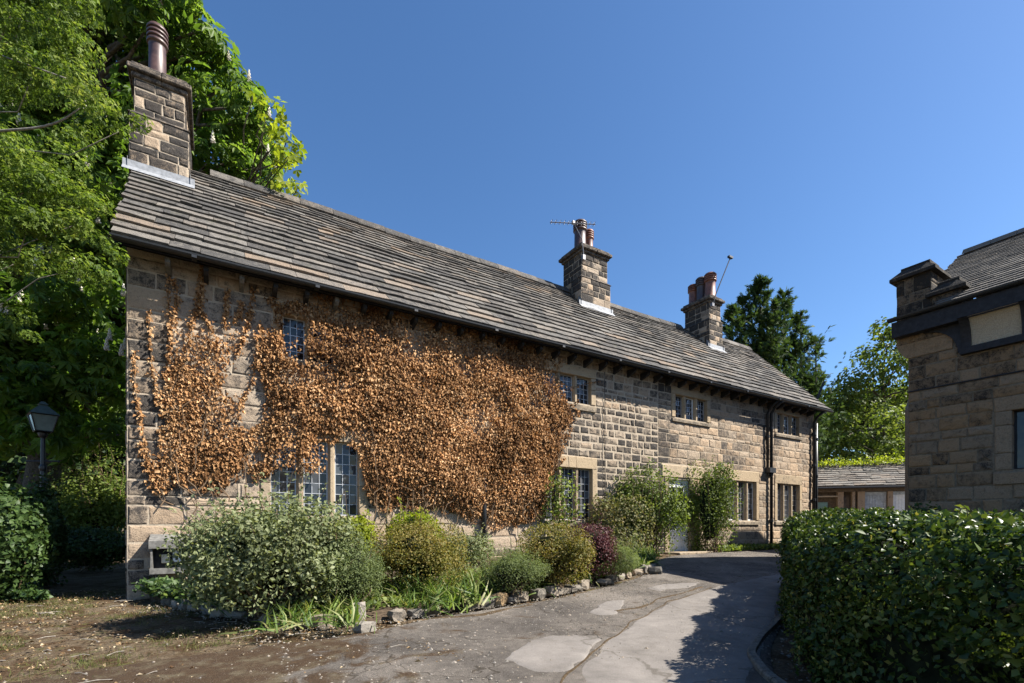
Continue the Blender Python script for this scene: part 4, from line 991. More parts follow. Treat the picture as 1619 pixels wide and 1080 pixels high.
def shrub(name, label, cat, b_, h, hw, mat, n, size, tm, seed, p=2.0, amp=.22, shell=.35, deep=None, freq=2.2, up=.25, spread=.6, corem=True, cs=.74, group=None, nst=14, zc=.5, tb=0.0, lumps=0, lr=(.28, .46)):
    rng = np.random.default_rng(seed); root = empty(name, (b_[0], b_[1], b_[2]), label, cat, group)
    # half width across the view, depth along the view: blend in world axes
    dw = deep or hw * .85; rad = np.array([hw, dw, h * (1 - zc)]); c = np.array([b_[0], b_[1], b_[2] + h * zc])
    pos, nr = blob((0, 0, 0), rad, n, rng, shell, p, amp, freq, seed, None, up)
    if lumps:
        PS, NS = [pos[:n // 4]], [nr[:n // 4]]
        for _ in range(lumps):
            u = rnd_dir(1, rng)[0]; u[2] = abs(u[2]) * .9 - .25 if rng.random() < .8 else u[2]; s_ = rng.uniform(*lr); ps_, ns_ = blob(u * rad * rng.uniform(.55, 1.02 - s_ * .55), rad * s_ * rng.uniform(.8, 1.25, 3), int(n * .9 / lumps), rng, .7, 2.0, .45, 2.5, int(rng.integers(999)), None, up); PS.append(ps_); NS.append(ns_)
        pos, nr = np.concatenate(PS), np.concatenate(NS)
    R = np.array([RV, FV, UV]); pos = pos @ R + c; nr = nr @ R; ok = pos[:, 2] > b_[2] - .02; pos, nr = pos[ok], nr[ok]
    tn = np.clip(rng.uniform(0, 1, len(pos)) * .75 + .5 * (fnoise(pos * 3, seed) - .5) + .15 + tb, 0, 1)
    leaf_obj("foliage", pos, nr, size, tm, mat, root, rng, tint=tn, spread=spread)
    if nst:
        ns_ = 5 + nst // 2; st = MB(); sp = []
        for _ in range(ns_):
            u = rnd_dir(1, rng)[0]; u[2] = abs(u[2]) + .15; a = c + (u * rad * .8) @ R; e = a + ((u + [0, 0, .5]) @ R) * rng.uniform(.1, .32) * min(1.0, h); st.tube([a, (a + e) / 2 + rng.normal(size=3) * .02, e], [.004, .003, .002], 4); sp.append(a + (e - a) * rng.uniform(.1, 1, (9, 1)) + rng.normal(size=(9, 3)) * .02)
        st.build("shoots", "vine_stem", root, kind="stuff"); sp = np.concatenate(sp); leaf_obj("shoot_leaves", sp, np.tile([0, -.3, .9], (len(sp), 1)), size * 1.05, tm, mat, root, rng)
    if corem: core(c, (hw * .8, hw * .8 if deep is None else max(deep * .8, .1), rad[2]), root, p, cs, seed, b_[2])
    if nst: stems(b_, c, (hw * .8, hw * .8, rad[2]), nst, rng, root)
    return root

# ---- dead ivy on the front
def ivy(name, label, polyXZ, dens, strands, seed, bulge, pxbox):
    rng = np.random.default_rng(seed); P_ = np.array(polyXZ); lo, hi = P_.min(0), P_.max(0)
    root = empty(name, ((lo[0] + hi[0]) / 2, -.05, float(lo[1])), label, "ivy", "dead ivy on the house front")
    area = (hi[0] - lo[0] + .5) * (hi[1] - lo[1] + .5); n = int(area * dens)
    q = np.c_[rng.uniform(lo[0] - .25, hi[0] + .25, n), rng.uniform(lo[1] - .25, hi[1] + .25, n)]
    jit = (np.c_[fnoise(np.c_[q * 2.3, 0 * q[:, 0]], seed), fnoise(np.c_[q * 2.3, 0 * q[:, 0] + 5], seed + 1)] - .5) * .5
    ok = inpoly(q + jit, P_); 
    den = fnoise(np.c_[q * 1.7, 0 * q[:, 0] + 9], seed + 2); thin = (den < .42) & (rng.uniform(0, 1, n) < .8 - .9 * np.clip(den - .32, 0, 1) * 5)
    top = (q[:, 1] > 4.5) & (rng.uniform(0, 1, n) < .62)
    ok &= ~thin & ~top
    ok &= ~((q[:, 0] < .28) & (rng.uniform(0, 1, n) < .75))
    # keep the glass that the photograph shows clear
    for (x0, x1, z0, z1, pr) in ((2.2, 2.62, 4.15, 5.0, .93), (2.0, 2.47, 1.2, 2.05, .97), (2.6, 3.07, 1.2, 2.1, .92), (2.62, 3.05, 2.1, 2.72, .6), (3.12, 3.56, 1.2, 2.62, .93), (8.62, 9.6, 4.2, 5.1, .97), (8.0, 8.62, 4.25, 5.0, .7)):
        ok &= ~((q[:, 0] > x0) & (q[:, 0] < x1) & (q[:, 1] > z0) & (q[:, 1] < z1) & (rng.uniform(0, 1, n) < pr))
    q = q[ok]
    # distance inside for the swell
    cx_ = (P_[:, 0].min() + P_[:, 0].max()) / 2
    ed = np.ones(len(q)) * 9
    for i in range(len(P_)):
        a, b_ = P_[i], P_[(i + 1) % len(P_)]; ab = b_ - a; t = np.clip(((q - a) @ ab) / (ab @ ab + 1e-9), 0, 1); ed = np.minimum(ed, np.linalg.norm(q - a - t[:, None] * ab, axis=1))
    kp = rng.uniform(0, 1, len(q)) < np.clip(ed / .22 + .12, 0, 1); q, ed = q[kp], ed[kp]
    sw = bulge * np.minimum(1, ed / .7) ** .7 * (.45 + 1.0 * fnoise(np.c_[q * 1.4, 0 * q[:, 0] + 4], seed + 5))
    lay = rng.uniform(0, 1, len(q)) ** .8
    pos = np.c_[q[:, 0], -.045 - sw * lay, q[:, 1]]
    for (pl, wd, num) in strands:
        wd, num = wd * .75, int(num * .55)
        a = np.array([on_y(x, y, -.05)[[0, 2]] for x, y in pl]); c = resample(a, 60); k = rng.integers(0, 60, num)
        s_ = c[k] + rng.normal(size=(num, 2)) * wd; pos = np.r_[pos, np.c_[s_[:, 0], -.03 - np.abs(rng.normal(size=num)) * .035, s_[:, 1]]]
    n = len(pos); nr = np.tile([.3, -1.0, .45], (n, 1)); ax = np.c_[rng.normal(size=n) * .7, rng.normal(size=n) * .25, -np.abs(rng.normal(size=n)) - .4]
    tn = np.clip(rng.uniform(0, 1, n) * .8 + 1.0 * (fnoise(pos * 1.8, seed + 8) - .5) + .05, 0, 1)
    leaf_obj("dead_leaves", pos, nr, .036 + .036 * rng.uniform(0, 1, n) ** 2, T_dead(), "leaf_dead", root, rng, axis=ax, tint=tn, spread=.5)
    m = MB()
    for k in range(int(13 * (hi[0] - lo[0]) / 2)):
        x = rng.uniform(lo[0] + .1, hi[0] - .1); z = max(.3, lo[1] - .3) + rng.uniform(0, .5); pts = []; dpt = rng.uniform(0, bulge * .8)
        for s_ in range(22):
            if (inpoly([(x, z)], P_)[0] or s_ < 3) and not (1.95 < x < 3.65 and (1.2 < z < 2.8 or z > 4.1)): pts.append((x, -.03 - rng.uniform(0, .04) - dpt, z))
            x += rng.normal() * .09; z += rng.uniform(.06, .22)
            if z > hi[1] or (1.9 < x < 3.7 and z < 3.0): break
        if len(pts) > 3: m.tube(pts, np.linspace(.011, .004, len(pts)), 5, False)
    for (pl, wd, num) in strands:
        a = np.array([on_y(x, y, -.03) for x, y in pl]); m.tube(resample(a, 14), .008, 5)
    m.build("stems", "vine_stem", root, kind="stuff")
    return root
ST_L = [([(262, 600), (270, 540), (265, 470), (266, 435)], .03, 320), ([(300, 520), (318, 470), (322, 420), (322, 395)], .04, 500), ([(335, 520), (312, 480), (318, 440)], .03, 260), ([(370, 510), (384, 475), (380, 500)], .03, 200), ([(375, 560), (392, 510), (398, 470), (402, 455)], .035, 330), ([(355, 520), (358, 480), (360, 455)], .03, 240),
        ([(244, 770), (225, 680), (212, 610), (214, 555)], .028, 360), ([(250, 640), (238, 560), (236, 490)], .025, 240), ([(262, 780), (236, 745), (222, 700)], .03, 200), ([(275, 520), (281, 470), (275, 440)], .03, 220), ([(380, 640), (400, 600), (405, 560)], .03, 160)]
ST_M = [([(428, 640), (412, 580), (404, 525)], .03, 380), ([(450, 660), (430, 600), (416, 545), (412, 510)], .035, 420), ([(470, 480), (440, 490), (425, 470)], .05, 300), ([(600, 500), (560, 470), (500, 466)], .06, 500), ([(870, 590), (900, 615), (930, 605), (945, 603)], .02, 90), ([(885, 640), (905, 640), (915, 632)], .03, 80), ([(860, 560), (880, 580), (890, 570)], .06, 160), ([(640, 478), (655, 490), (700, 500)], .06, 300), ([(452, 560), (446, 530), (442, 500)], .02, 120), ([(405, 750), (420, 745), (440, 735)], .04, 200)]
ivy("dead_ivy", "smaller patch of brown dead ivy with upward strands near the house corner", IVL, 5600, ST_L, 51, .12, None)
ivy("dead_ivy", "large mass of brown dead ivy across the middle of the house front", IVM, 5200, ST_M, 52, .21, None)

# ---- shrubs of the bed, left to right
K = T_kite
b_, h, hw = spx(292, 566, 786, 972, dz=.05)
shrub("shrub", "big loose grey-green shrub in front of the meter box", "shrub", b_, h * 1.0, hw * .97, "leaf_greygreen", 26000, .055, K(.3, .1, -.1), 61, 2.3, .3, .5, deep=.85, spread=.9, cs=.6, nst=60, tb=.0, lumps=34)
b_, h, hw = spx(490, 606, 838, 968, dz=.05)
shrub("shrub", "fine-leaved sage green rounded shrub leaning against the big grey-green one", "shrub", b_, h, hw, "leaf_sage", 15000, .026, K(.25), 62, 2.2, .2, .4, deep=.45, spread=.9, cs=.62, lumps=16)
b_ = on_y(560, 850, -.55); shrub("shrub", "bright yellow-green low shrub under the big mullioned window", "shrub", (b_[0], b_[1], .55), .78, .42, "leaf_lime", 2600, .06, K(.36), 63, 2.0, .3, .5, deep=.35, corem=True, nst=6)
b_ = on_y(655, 850, -.6); shrub("shrub", "yellow-green leafy shrub behind the clipped bronze one", "shrub", (b_[0], b_[1], .55), .86, .55, "leaf_lime", 3600, .055, K(.36), 64, 2.0, .35, .5, deep=.35, nst=6, tb=-.25)
b_, h, hw = spx(588, 740, 826, 935, dz=.12)
shrub("shrub", "clipped bronze-green dome shrub, larger of the two and nearer the corner", "shrub", b_, h, hw, "leaf_bronze", 24000, .033, K(.33), 65, 3.0, .16, .3, deep=.7, spread=.9, cs=.58, lumps=30, lr=(.22, .34))
b_, h, hw = spx(755, 866, 864, 938, dz=.1)
shrub("shrub", "low soft green mound between the two clipped bronze shrubs", "shrub", b_, h, hw, "leaf_sage", 12000, .035, K(.12), 66, 2.0, .25, .5, deep=.6, up=.9, spread=.8, tb=.0, cs=.6, lumps=18)
b_, h, hw = spx(818, 936, 829, 922, dz=.12)
shrub("shrub", "clipped bronze-green dome shrub beside the purple bush", "shrub", b_, h, hw, "leaf_bronze", 19000, .035, K(.33), 67, 3.0, .16, .3, deep=.7, spread=.9, cs=.58, lumps=26, lr=(.22, .34))
b_, h, hw = spx(893, 972, 827, 908, dz=.15)
shrub("shrub", "dark purple clipped barberry bush", "shrub", b_, h, hw, "leaf_purple", 13000, .032, K(.34), 68, 2.8, .16, .3, deep=.6, spread=.9, cs=.7, lumps=22, lr=(.24, .36))
b_, h, hw = spx(955, 1010, 862, 908, dz=.15)
shrub("shrub", "small wispy grey-green shrub next to the purple bush", "shrub", b_, h, hw, "leaf_sage", 4500, .045, K(.1), 69, 2.0, .3, .5, deep=.45, up=.9, corem=False)
b_ = on_y(708, 870, -.7); shrub("shrub", "straggly ground-hugging shrub below the drainpipe", "shrub", (b_[0] + .3, -.7, .25), .75, .75, "leaf_greygreen", 4200, .05, K(.35), 70, 2, .4, .6, deep=.4, corem=False, nst=24)
# climbers by the window and the door
b_ = on_y(893, 830, -.3); shrub("climbing_plant", "light green climber across the mullioned window beside the ivy edge", "climber", (b_[0] - .15, -.32, .5), 1.9, .5, "leaf_green", 620, .085, K(.36), 71, 2, .5, .7, deep=.2, corem=False, nst=14, tb=.2, zc=.52)
b_ = on_y(945, 830, -.4); shrub("climbing_plant", "sparse pale green climber to the right of the mullioned window", "climber", (b_[0] + .25, -.4, .4), 1.35, .5, "leaf_dull", 1300, .075, K(.36), 72, 2, .5, .6, deep=.3, corem=False, nst=14, tb=.2)
c0 = on_y(1035, 880, -.5)
r_ = shrub("climbing_shrub", "large tangled green climbing shrub on the left of the white door", "climber", (c0[0] - .30, -.5, .3), 2.4, 1.0, "leaf_green", 12000, .065, K(.36), 73, 2.6, .34, .5, deep=.45, nst=70, cs=.5, lumps=26)
rng = np.random.default_rng(74); pos, nr = blob((0, 0, 0), (.85, .5, .95), 4200, rng, .5, 2.4, .35, 2.2, 74); R3 = np.array([RV, FV, UV]); pos = pos @ R3 + np.array([c0[0] - 1.3, -.55, 1.0]); leaf_obj("lower_foliage", pos, nr @ R3, .06, K(.36), "leaf_dull", r_, rng)
b_ = on_y(1123, 880, -.5)
shrub("bush", "tall pointed green bush on the right of the white door", "bush", (b_[0] + .10, -.42, .3), 2.85, .92, "leaf_green", 12000, .06, K(.33), 75, 2.0, .3, .45, deep=.34, nst=24, zc=.46, cs=.6, tb=-.08, lumps=22)
b_ = on_y(1135, 760, -.5); 
# far weeds by the wall
rng = np.random.default_rng(76)
def weeds(name, label, pts, n, size, mat, tm, hgt, kind="stuff", seed=77, ax_up=1.0):
    rng = np.random.default_rng(seed); c = resample(pts, 80); k = rng.integers(0, 80, n); s_ = c[k] + rng.normal(size=(n, 2)) * .16
    z = np.array([gz(a, b_) for a, b_ in s_]) + rng.uniform(0, hgt, n); pos = np.c_[s_, z]; ax = np.c_[rng.normal(size=(n, 2)) * .7, np.full(n, ax_up)]
    o = leaf_obj(name, pos, np.tile([0, -.4, .6], (n, 1)), size, tm, mat, None, rng, axis=ax); return tag(o, label, "plants", kind=kind)
weeds("weeds", "low green weeds along the far foot of the house wall", [(14.4, -.35), (16, -.3), (18, -.3), (20, -.3)], 2600, .11, "leaf_green", K(.3), .12)
# bed greens: grass blades and leafy cover just behind the edging
rng = np.random.default_rng(80)
def bedpts(n, lo, hi, back0, back1):
    i = rng.integers(int(lo * 139), int(hi * 139), n); p = EP[i]; u = rng.uniform(back0, back1, n); y = p[:, 1] * (1 - u) + 0 * u
    x = p[:, 0] + rng.normal(size=n) * .08; y = y + rng.normal(size=n) * .05; return np.c_[x, y, [float(gz(a, b2)) + .10 + .09 * uu for a, b2, uu in zip(x, y, u)]]
pp = []; ax = []; sz = []
cl = bedpts(150, .2, .98, .03, .28)
for c in cl:
    n = int(rng.integers(20, 60)); d = rng.normal(size=(n, 2)) * .06; pp.append(np.c_[c[0] + d[:, 0], c[1] + d[:, 1], np.full(n, c[2] - .01)]); ax.append(np.c_[d * 7 + rng.normal(size=(n, 2)) * .18, np.full(n, 1.0)]); sz.append(np.full(n, rng.uniform(.14, .36)))
for pxy, s_, n in (((650, 945), .42, 90), ((740, 950), .38, 90), ((845, 930), .3, 80), ((880, 915), .3, 70), ((690, 960), .34, 80), ((545, 985), .3, 60), ((440, 990), .26, 50), ((480, 985), .26, 50), ((800, 925), .34, 110), ((770, 930), .34, 110), ((720, 935), .3, 110), ((1000, 893), .26, 140), ((1020, 888), .24, 140), ((980, 898), .26, 120)):
    c = on_ground(*pxy, .1); d = rng.normal(size=(n, 2)) * .12; pp.append(np.c_[c[0] + d[:, 0], c[1] + d[:, 1], np.full(n, c[2] - .01)]); ax.append(np.c_[d * 5 + rng.normal(size=(n, 2)) * .2, np.full(n, 1.0)]); sz.append(np.full(n, s_))
pp = np.concatenate(pp); ax = np.concatenate(ax); sz = np.concatenate(sz)
o = leaf_obj("grass", pp, unit(np.c_[ax[:, :2], np.full(len(pp), .4)]), sz, T_blade(), "leaf_grass", None, rng, axis=ax, spread=.3); tag(o, "tufts of bright grass along the flower bed edge", "grass", kind="stuff")
q_ = bedpts(9000, .02, .99, .02, .6); q_[:, 2] += rng.uniform(0, .16, len(q_)) * vnoise(q_ * 2.1, 3); nrm = np.tile([0, -.3, 1.0], (len(q_), 1))
o = leaf_obj("ground_cover", q_, nrm, .055, T_ivy(), "leaf_green", None, rng, spread=.7); tag(o, "low leafy ground cover in the flower bed", "plants", kind="stuff")
for nm, mt_, n_, sz_, lo_, hi_ in (("filler_plants", "leaf_sage", 5200, .05, .25, .98), ("filler_plants", "leaf_dull", 4200, .06, .3, .95)):
    q_ = bedpts(n_, lo_, hi_, .1, .75); hh = fnoise(q_ * 1.6, 91 + n_ % 7); k = hh > .45; q_, hh = q_[k], hh[k]; q_[:, 2] += rng.uniform(0, 1, len(q_)) * (hh - .4) * 2.4
    o = leaf_obj(nm, q_, np.tile([.1, -.4, .9], (len(q_), 1)), sz_, K(.26), mt_, None, rng, axis=np.c_[rng.normal(size=(len(q_), 2)) * .6, np.ones(len(q_))], spread=.7); tag(o, ("loose grey-green" if mt_ == "leaf_sage" else "dull brownish green") + " herbage growing between the shrubs of the bed", "plants", kind="stuff")
q_ = bedpts(2600, .0, .3, .0, .5); q_[:, 2] += rng.uniform(0, .18, len(q_)); o = leaf_obj("ground_ivy", q_, np.tile([0, -.3, 1.0], (len(q_), 1)), .07, T_ivy(), "leaf_ivy", None, rng, spread=.7); tag(o, "dark trailing ivy at the corner end of the bed", "plants", kind="stuff")

# ---- edging stones of the bed
re_ = np.random.default_rng(90)
special = {(566, 985): ("pale upright broken stone standing at the near bend of the bed edging", (.17, .13, .27), (.15, .1, 0)),
           (578, 1000): ("pale tilted slab leaning at the foot of the upright broken stone", (.22, .16, .13), (.2, .1, 0)),
           (790, 955): ("orange-brown squared edging block by the soft green mound", (.30, .2, .17), (-.3, 1.0, 0)),
           (872, 941): ("pale buff rock lying loose in front of the clipped bush", (.25, .2, .17), (-.3, .3, 0)),
           (1036, 907): ("dark round stone ending the bed edging near the door", (.3, .25, .16), (.8, 0, 0))}
for pxy, (lab, sz_, t) in special.items():
    c = on_ground(*pxy); m = MB(); rock(m, (c[0], c[1], float(gz(c[0], c[1])) + sz_[2] * .38), sz_, re_.uniform(-.4, .9), re_, t, .36); o = m.build("edging_stone", "edging"); tag(o, lab, "stone", "edging stones of the flower bed")
plain = []
D_ = np.r_[0, np.cumsum(np.linalg.norm(np.diff(EP, axis=0), axis=1))]; pos_s = .6
spx_w = [on_ground(*p)[:2] for p in special]
while pos_s < D_[-1] - 1.3:
    l = re_.uniform(.16, .36); c = np.array([np.interp(pos_s + l / 2, D_, EP[:, k]) for k in (0, 1)]); c2 = np.array([np.interp(pos_s + l / 2 + .05, D_, EP[:, k]) for k in (0, 1)]); dr_ = c2 - c
    if min(np.linalg.norm(c - s2) for s2 in spx_w) > .2 and re_.random() > .08:
        h_ = re_.uniform(.08, .16); m = MB(); rock(m, (c[0] + re_.uniform(-.03, .03), c[1] - .03 + re_.uniform(-.03, .03), float(gz(*c)) + h_ * .36), (l, re_.uniform(.14, .2), h_), math.atan2(dr_[1], dr_[0]) + re_.uniform(-.15, .15), re_, (re_.uniform(.0, .6), re_.uniform(0, .5), 0), .45)
        o = m.build("edging_stone", "edging"); plain.append((o, c))
    pos_s += l + re_.uniform(.01, .05)
ORD = "first second third fourth fifth sixth seventh eighth ninth tenth eleventh twelfth thirteenth fourteenth fifteenth sixteenth seventeenth eighteenth nineteenth twentieth twenty-first twenty-second twenty-third twenty-fourth twenty-fifth twenty-sixth twenty-seventh twenty-eighth twenty-ninth thirtieth".split()
ux = spx_w[0][0]; lft = [o for o, c in plain if c[0] < ux][::-1]; rgt = [o for o, c in plain if c[0] >= ux]
for k, o in enumerate(lft): tag(o, ORD[min(k, 29)] + " rough edging stone from the upright broken one towards the house corner", "stone", "edging stones of the flower bed")
for k, o in enumerate(rgt): tag(o, ORD[min(k, 29)] + " rough edging stone from the upright broken one along the lane", "stone", "edging stones of the flower bed")
# kerb along the hedge
kc = resample([(3.95, -8.75), (4.25, -8.15), (4.62, -7.62), (5.15, -7.15), (5.8, -6.85), (6.7, -6.5), (7.6, -6.15), (8.6, -5.85)], 80)
kerb = empty("kerb", (*kc[0], 0), kind="structure"); kl = np.r_[0, np.cumsum(np.linalg.norm(np.diff(kc, axis=0), axis=1))]; s_ = 0
while s_ < kl[-1] - .3:
    l = .6; V = []; n = 7
    for t in np.linspace(s_ + .006, s_ + l - .006, n):
        p = np.array([np.interp(t, kl, kc[:, k]) for k in (0, 1)]); p2 = np.array([np.interp(t + .02, kl, kc[:, k]) for k in (0, 1)]); d = unit(p2 - p); nn = np.array([d[1], -d[0]]); z = road_z(*p)
        V += [(*(p - nn * .04), z - .05), (*(p - nn * .04), z + .03), (*(p - nn * .028), z + .045), (*(p + nn * .025), z + .045), (*(p + nn * .03), z - .05)]
    m = MB(); m.add(V, [(i * 5 + j, i * 5 + j + 1, i * 5 + j + 6, i * 5 + j + 5) for i in range(n - 1) for j in range(4)] + [(0, 1, 2, 3, 4)[::-1], tuple((n - 1) * 5 + j for j in range(5))], (.45, .1, 0)); m.build("kerb_stone", "edging", kerb); s_ += l

# ---- hedge
hc = np.array([camxy(*p) for p in [(5.5, 8.2), (4.62, 6.6), (3.71, 5.0), (2.96, 3.65), (2.77, 2.95), (2.88, 2.2), (3.15, 1.3), (3.5, .3), (3.7, -1.2)]])
hc = resample(hc, 120); hl = np.r_[0, np.cumsum(np.linalg.norm(np.diff(hc, axis=0), axis=1))]
hedge = empty("hedge", (float(hc[60][0]), float(hc[60][1]), 0), "dense clipped glossy green hedge along the right side of the lane", "hedge")
def hprof(ph, p=3.4): 
    c_, s_ = math.cos(ph), math.sin(ph); k = (abs(c_) ** p + abs(s_) ** p) ** (-1 / p); return k * c_, k * s_
rng = np.random.default_rng(101)
def hedge_pts(n, sc_in):
    t = rng.uniform(0, hl[-1], n); p = np.c_[np.interp(t, hl, hc[:, 0]), np.interp(t, hl, hc[:, 1])]; p2 = np.c_[np.interp(t + .05, hl, hc[:, 0]), np.interp(t + .05, hl, hc[:, 1])]; d = unit(p2 - p); nn = np.c_[-d[:, 1], d[:, 0]]
    ph = rng.uniform(-.25, math.pi + .25, n); c_, s_ = np.cos(ph), np.sin(ph); k = (np.abs(c_) ** 3.4 + np.abs(s_) ** 3.4) ** (-1 / 3.4)
    lump = 1 + .16 * (fnoise(np.c_[p * 1.9, ph], 104) - .5) * 2 + .22 * (fnoise(np.c_[p * 5, ph * 3], 105) - .5)
    r = k * lump * (1 - sc_in * rng.uniform(0, 1, n) ** 2)
    gh = gz(p[:, 0], p[:, 1]); H = 1.21 + .13 * sst(3.5, 8, (p - CAM[:2]) @ FV[:2]); zc = H * .48
    pos = np.c_[p + nn * (c_ * r * .76)[:, None], gh + zc + s_ * r * (H - zc)]
    low = s_ < 0; pos[low, 2] = (gh + zc + s_ * r * zc * 3.4)[low]
    nr = np.c_[nn * c_[:, None], s_ + .25]; return pos, nr
pos, nr = hedge_pts(170000, .24); k = pos[:, 2] > .02; pos, nr = pos[k], nr[k]
t = rng.uniform(0, hl[-1], 46000); pb_ = np.c_[np.interp(t, hl, hc[:, 0]), np.interp(t, hl, hc[:, 1])]; p2_ = np.c_[np.interp(t + .05, hl, hc[:, 0]), np.interp(t + .05, hl, hc[:, 1])]; d = unit(p2_ - pb_); nn = np.c_[-d[:, 1], d[:, 0]]; sg = np.where(rng.random(46000) < .75, -1.0, 1.0)
near = (((pb_ + nn * .7) - CAM[:2]) ** 2).sum(1) < (((pb_ - nn * .7) - CAM[:2]) ** 2).sum(1); sg = np.where(near, -sg, sg)
zl = rng.uniform(.02, .62, 46000) ** 1.0; off = (.70 + .1 * (fnoise(np.c_[pb_ * 3, zl * 3], 107) - .5) * 2) * (1 - .16 * rng.uniform(0, 1, 46000) ** 2) * (.93 + .1 * zl)
pos = np.r_[pos, np.c_[pb_ + nn * (sg * off)[:, None], gz(pb_[:, 0], pb_[:, 1]) + zl]]; nr = np.r_[nr, np.c_[nn * sg[:, None], np.full(46000, .25)]]
dcam = np.linalg.norm(pos - CAM, axis=1); k = dcam > 1.3; pos, nr = pos[k], nr[k]
tn = np.clip(rng.uniform(0, 1, len(pos)) * .7 + .7 * (fnoise(pos * 3, 9) - .5) + .15, 0, 1)
thn = fnoise(pos * 2.6, 44); k = (thn > .43) | (rng.uniform(0, 1, len(pos)) < .3); pos, nr, tn = pos[k], nr[k], tn[k]; tn = np.where(rng.uniform(0, 1, len(pos)) < .022, 1.0, tn * .8)
leaf_obj("foliage", pos, nr, .03 + .026 * rng.uniform(0, 1, len(pos)), T_kite(.33, .1, -.12), "leaf_hedge", hedge, rng, tint=tn, spread=1.0)
sh = MB(); sp, sn = hedge_pts(160, .02); k = sp[:, 2] > .9; sp, sn = sp[k], unit(sn[k] + [0, 0, .8]); SP = []
for a, d in zip(sp, sn):
    if np.linalg.norm(a - CAM) < 1.6: continue
    e = a + d * rng.uniform(.03, .08); sh.tube([a - d * .06, e], [.003, .002], 4); SP.append(a + (e - a) * rng.uniform(0, 1, (6, 1)) + rng.normal(size=(6, 3)) * .012)
sh.build("shoots", "vine_stem", hedge, kind="stuff"); SP = np.concatenate(SP); leaf_obj("shoot_leaves", SP, np.tile([0, -.2, .9], (len(SP), 1)), .04, T_kite(.33), "leaf_hedge", hedge, rng, tint=rng.uniform(.4, .85, len(SP)))
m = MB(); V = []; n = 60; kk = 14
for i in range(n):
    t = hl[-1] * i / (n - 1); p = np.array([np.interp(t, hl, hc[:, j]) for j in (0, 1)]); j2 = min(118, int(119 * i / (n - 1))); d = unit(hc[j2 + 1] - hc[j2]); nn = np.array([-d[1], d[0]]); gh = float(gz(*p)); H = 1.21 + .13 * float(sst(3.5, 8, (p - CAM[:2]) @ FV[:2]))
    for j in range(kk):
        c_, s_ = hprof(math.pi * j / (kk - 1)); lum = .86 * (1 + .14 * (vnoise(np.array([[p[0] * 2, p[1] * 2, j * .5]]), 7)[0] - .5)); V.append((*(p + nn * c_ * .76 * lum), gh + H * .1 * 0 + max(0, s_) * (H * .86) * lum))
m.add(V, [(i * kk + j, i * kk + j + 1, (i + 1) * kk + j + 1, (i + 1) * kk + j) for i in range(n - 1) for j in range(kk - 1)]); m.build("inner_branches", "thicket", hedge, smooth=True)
b_ = at(1462, 812, 9.3); shrub("shrub", "small dark shrub against the shaded building behind the hedge", "shrub", (b_[0], b_[1], .2), 1.35, .45, "leaf_ivy", 1800, .07, T_ivy(), 110, 2, .3, .5, nst=0)

# ---- street lamp at the left
lp = at(68, 830, 9.5); lx, ly = lp[0], lp[1]
lamp = empty("street_lamp", (lx, ly, 0), "old black lamp post with tapered glass lantern beside the dark trees", "street lamp")
q = MB(); q.lathe((lx, ly, 0), [(.11, 0), (.11, .5), (.085, .55), (.06, .8), (.05, 1.0), (.045, 2.2), (.06, 2.25), (.06, 2.3), (.04, 2.34), (.035, 2.85), (.07, 2.9), (.08, 2.95), (.03, 2.98)], 12); q.build("post", "black_iron", lamp, smooth=False)
q = MB(); q.tube([np.array([lx, ly, 2.4]) - RV * .33, np.array([lx, ly, 2.4]) + RV * .33], .016, 6); q.build("ladder_bar", "black_iron", lamp)
wb, wt_, zb, zt = .145, .235, 2.98, 3.3; a45 = .35
def lc(w2, k, z): t = a45 + math.pi / 2 * k + math.pi / 4; return (lx + w2 * 1.414 * math.cos(t) * .82, ly + w2 * 1.414 * math.sin(t) * .82, z)
fr = MB()
for k in range(4):
    fr.tube([lc(wb, k, zb), lc(wt_, k, zt)], .012, 5); fr.tube([lc(wb, k, zb), lc(wb, k + 1, zb)], .012, 5); fr.tube([lc(wt_, k, zt), lc(wt_, k + 1, zt)], .014, 5)
    q = MB(); q.add([lc(wb * .97, k, zb), lc(wb * .97, k + 1, zb), lc(wt_ * .97, k + 1, zt), lc(wt_ * .97, k, zt)], [(0, 1, 2, 3)]); q.build("pane", "lamp_glass", lamp)
fr.build("lantern_frame", "black_iron", lamp)
q = MB(); V = [lc(wt_ * 1.15, k, zt + .005) for k in range(4)] + [lc(.1, k, zt + .16) for k in range(4)] + [lc(.07, k, zt + .19) for k in range(4)] + [lc(.09, k, zt + .21) for k in range(4)] + [lc(.03, k, zt + .27) for k in range(4)]
q.add(V, [(r * 4 + i, r * 4 + (i + 1) % 4, r * 4 + 4 + (i + 1) % 4, r * 4 + 4 + i) for r in range(4) for i in range(4)] + [(3, 2, 1, 0), (16, 17, 18, 19)]); q.build("lantern_roof", "green_paint_dark", lamp)

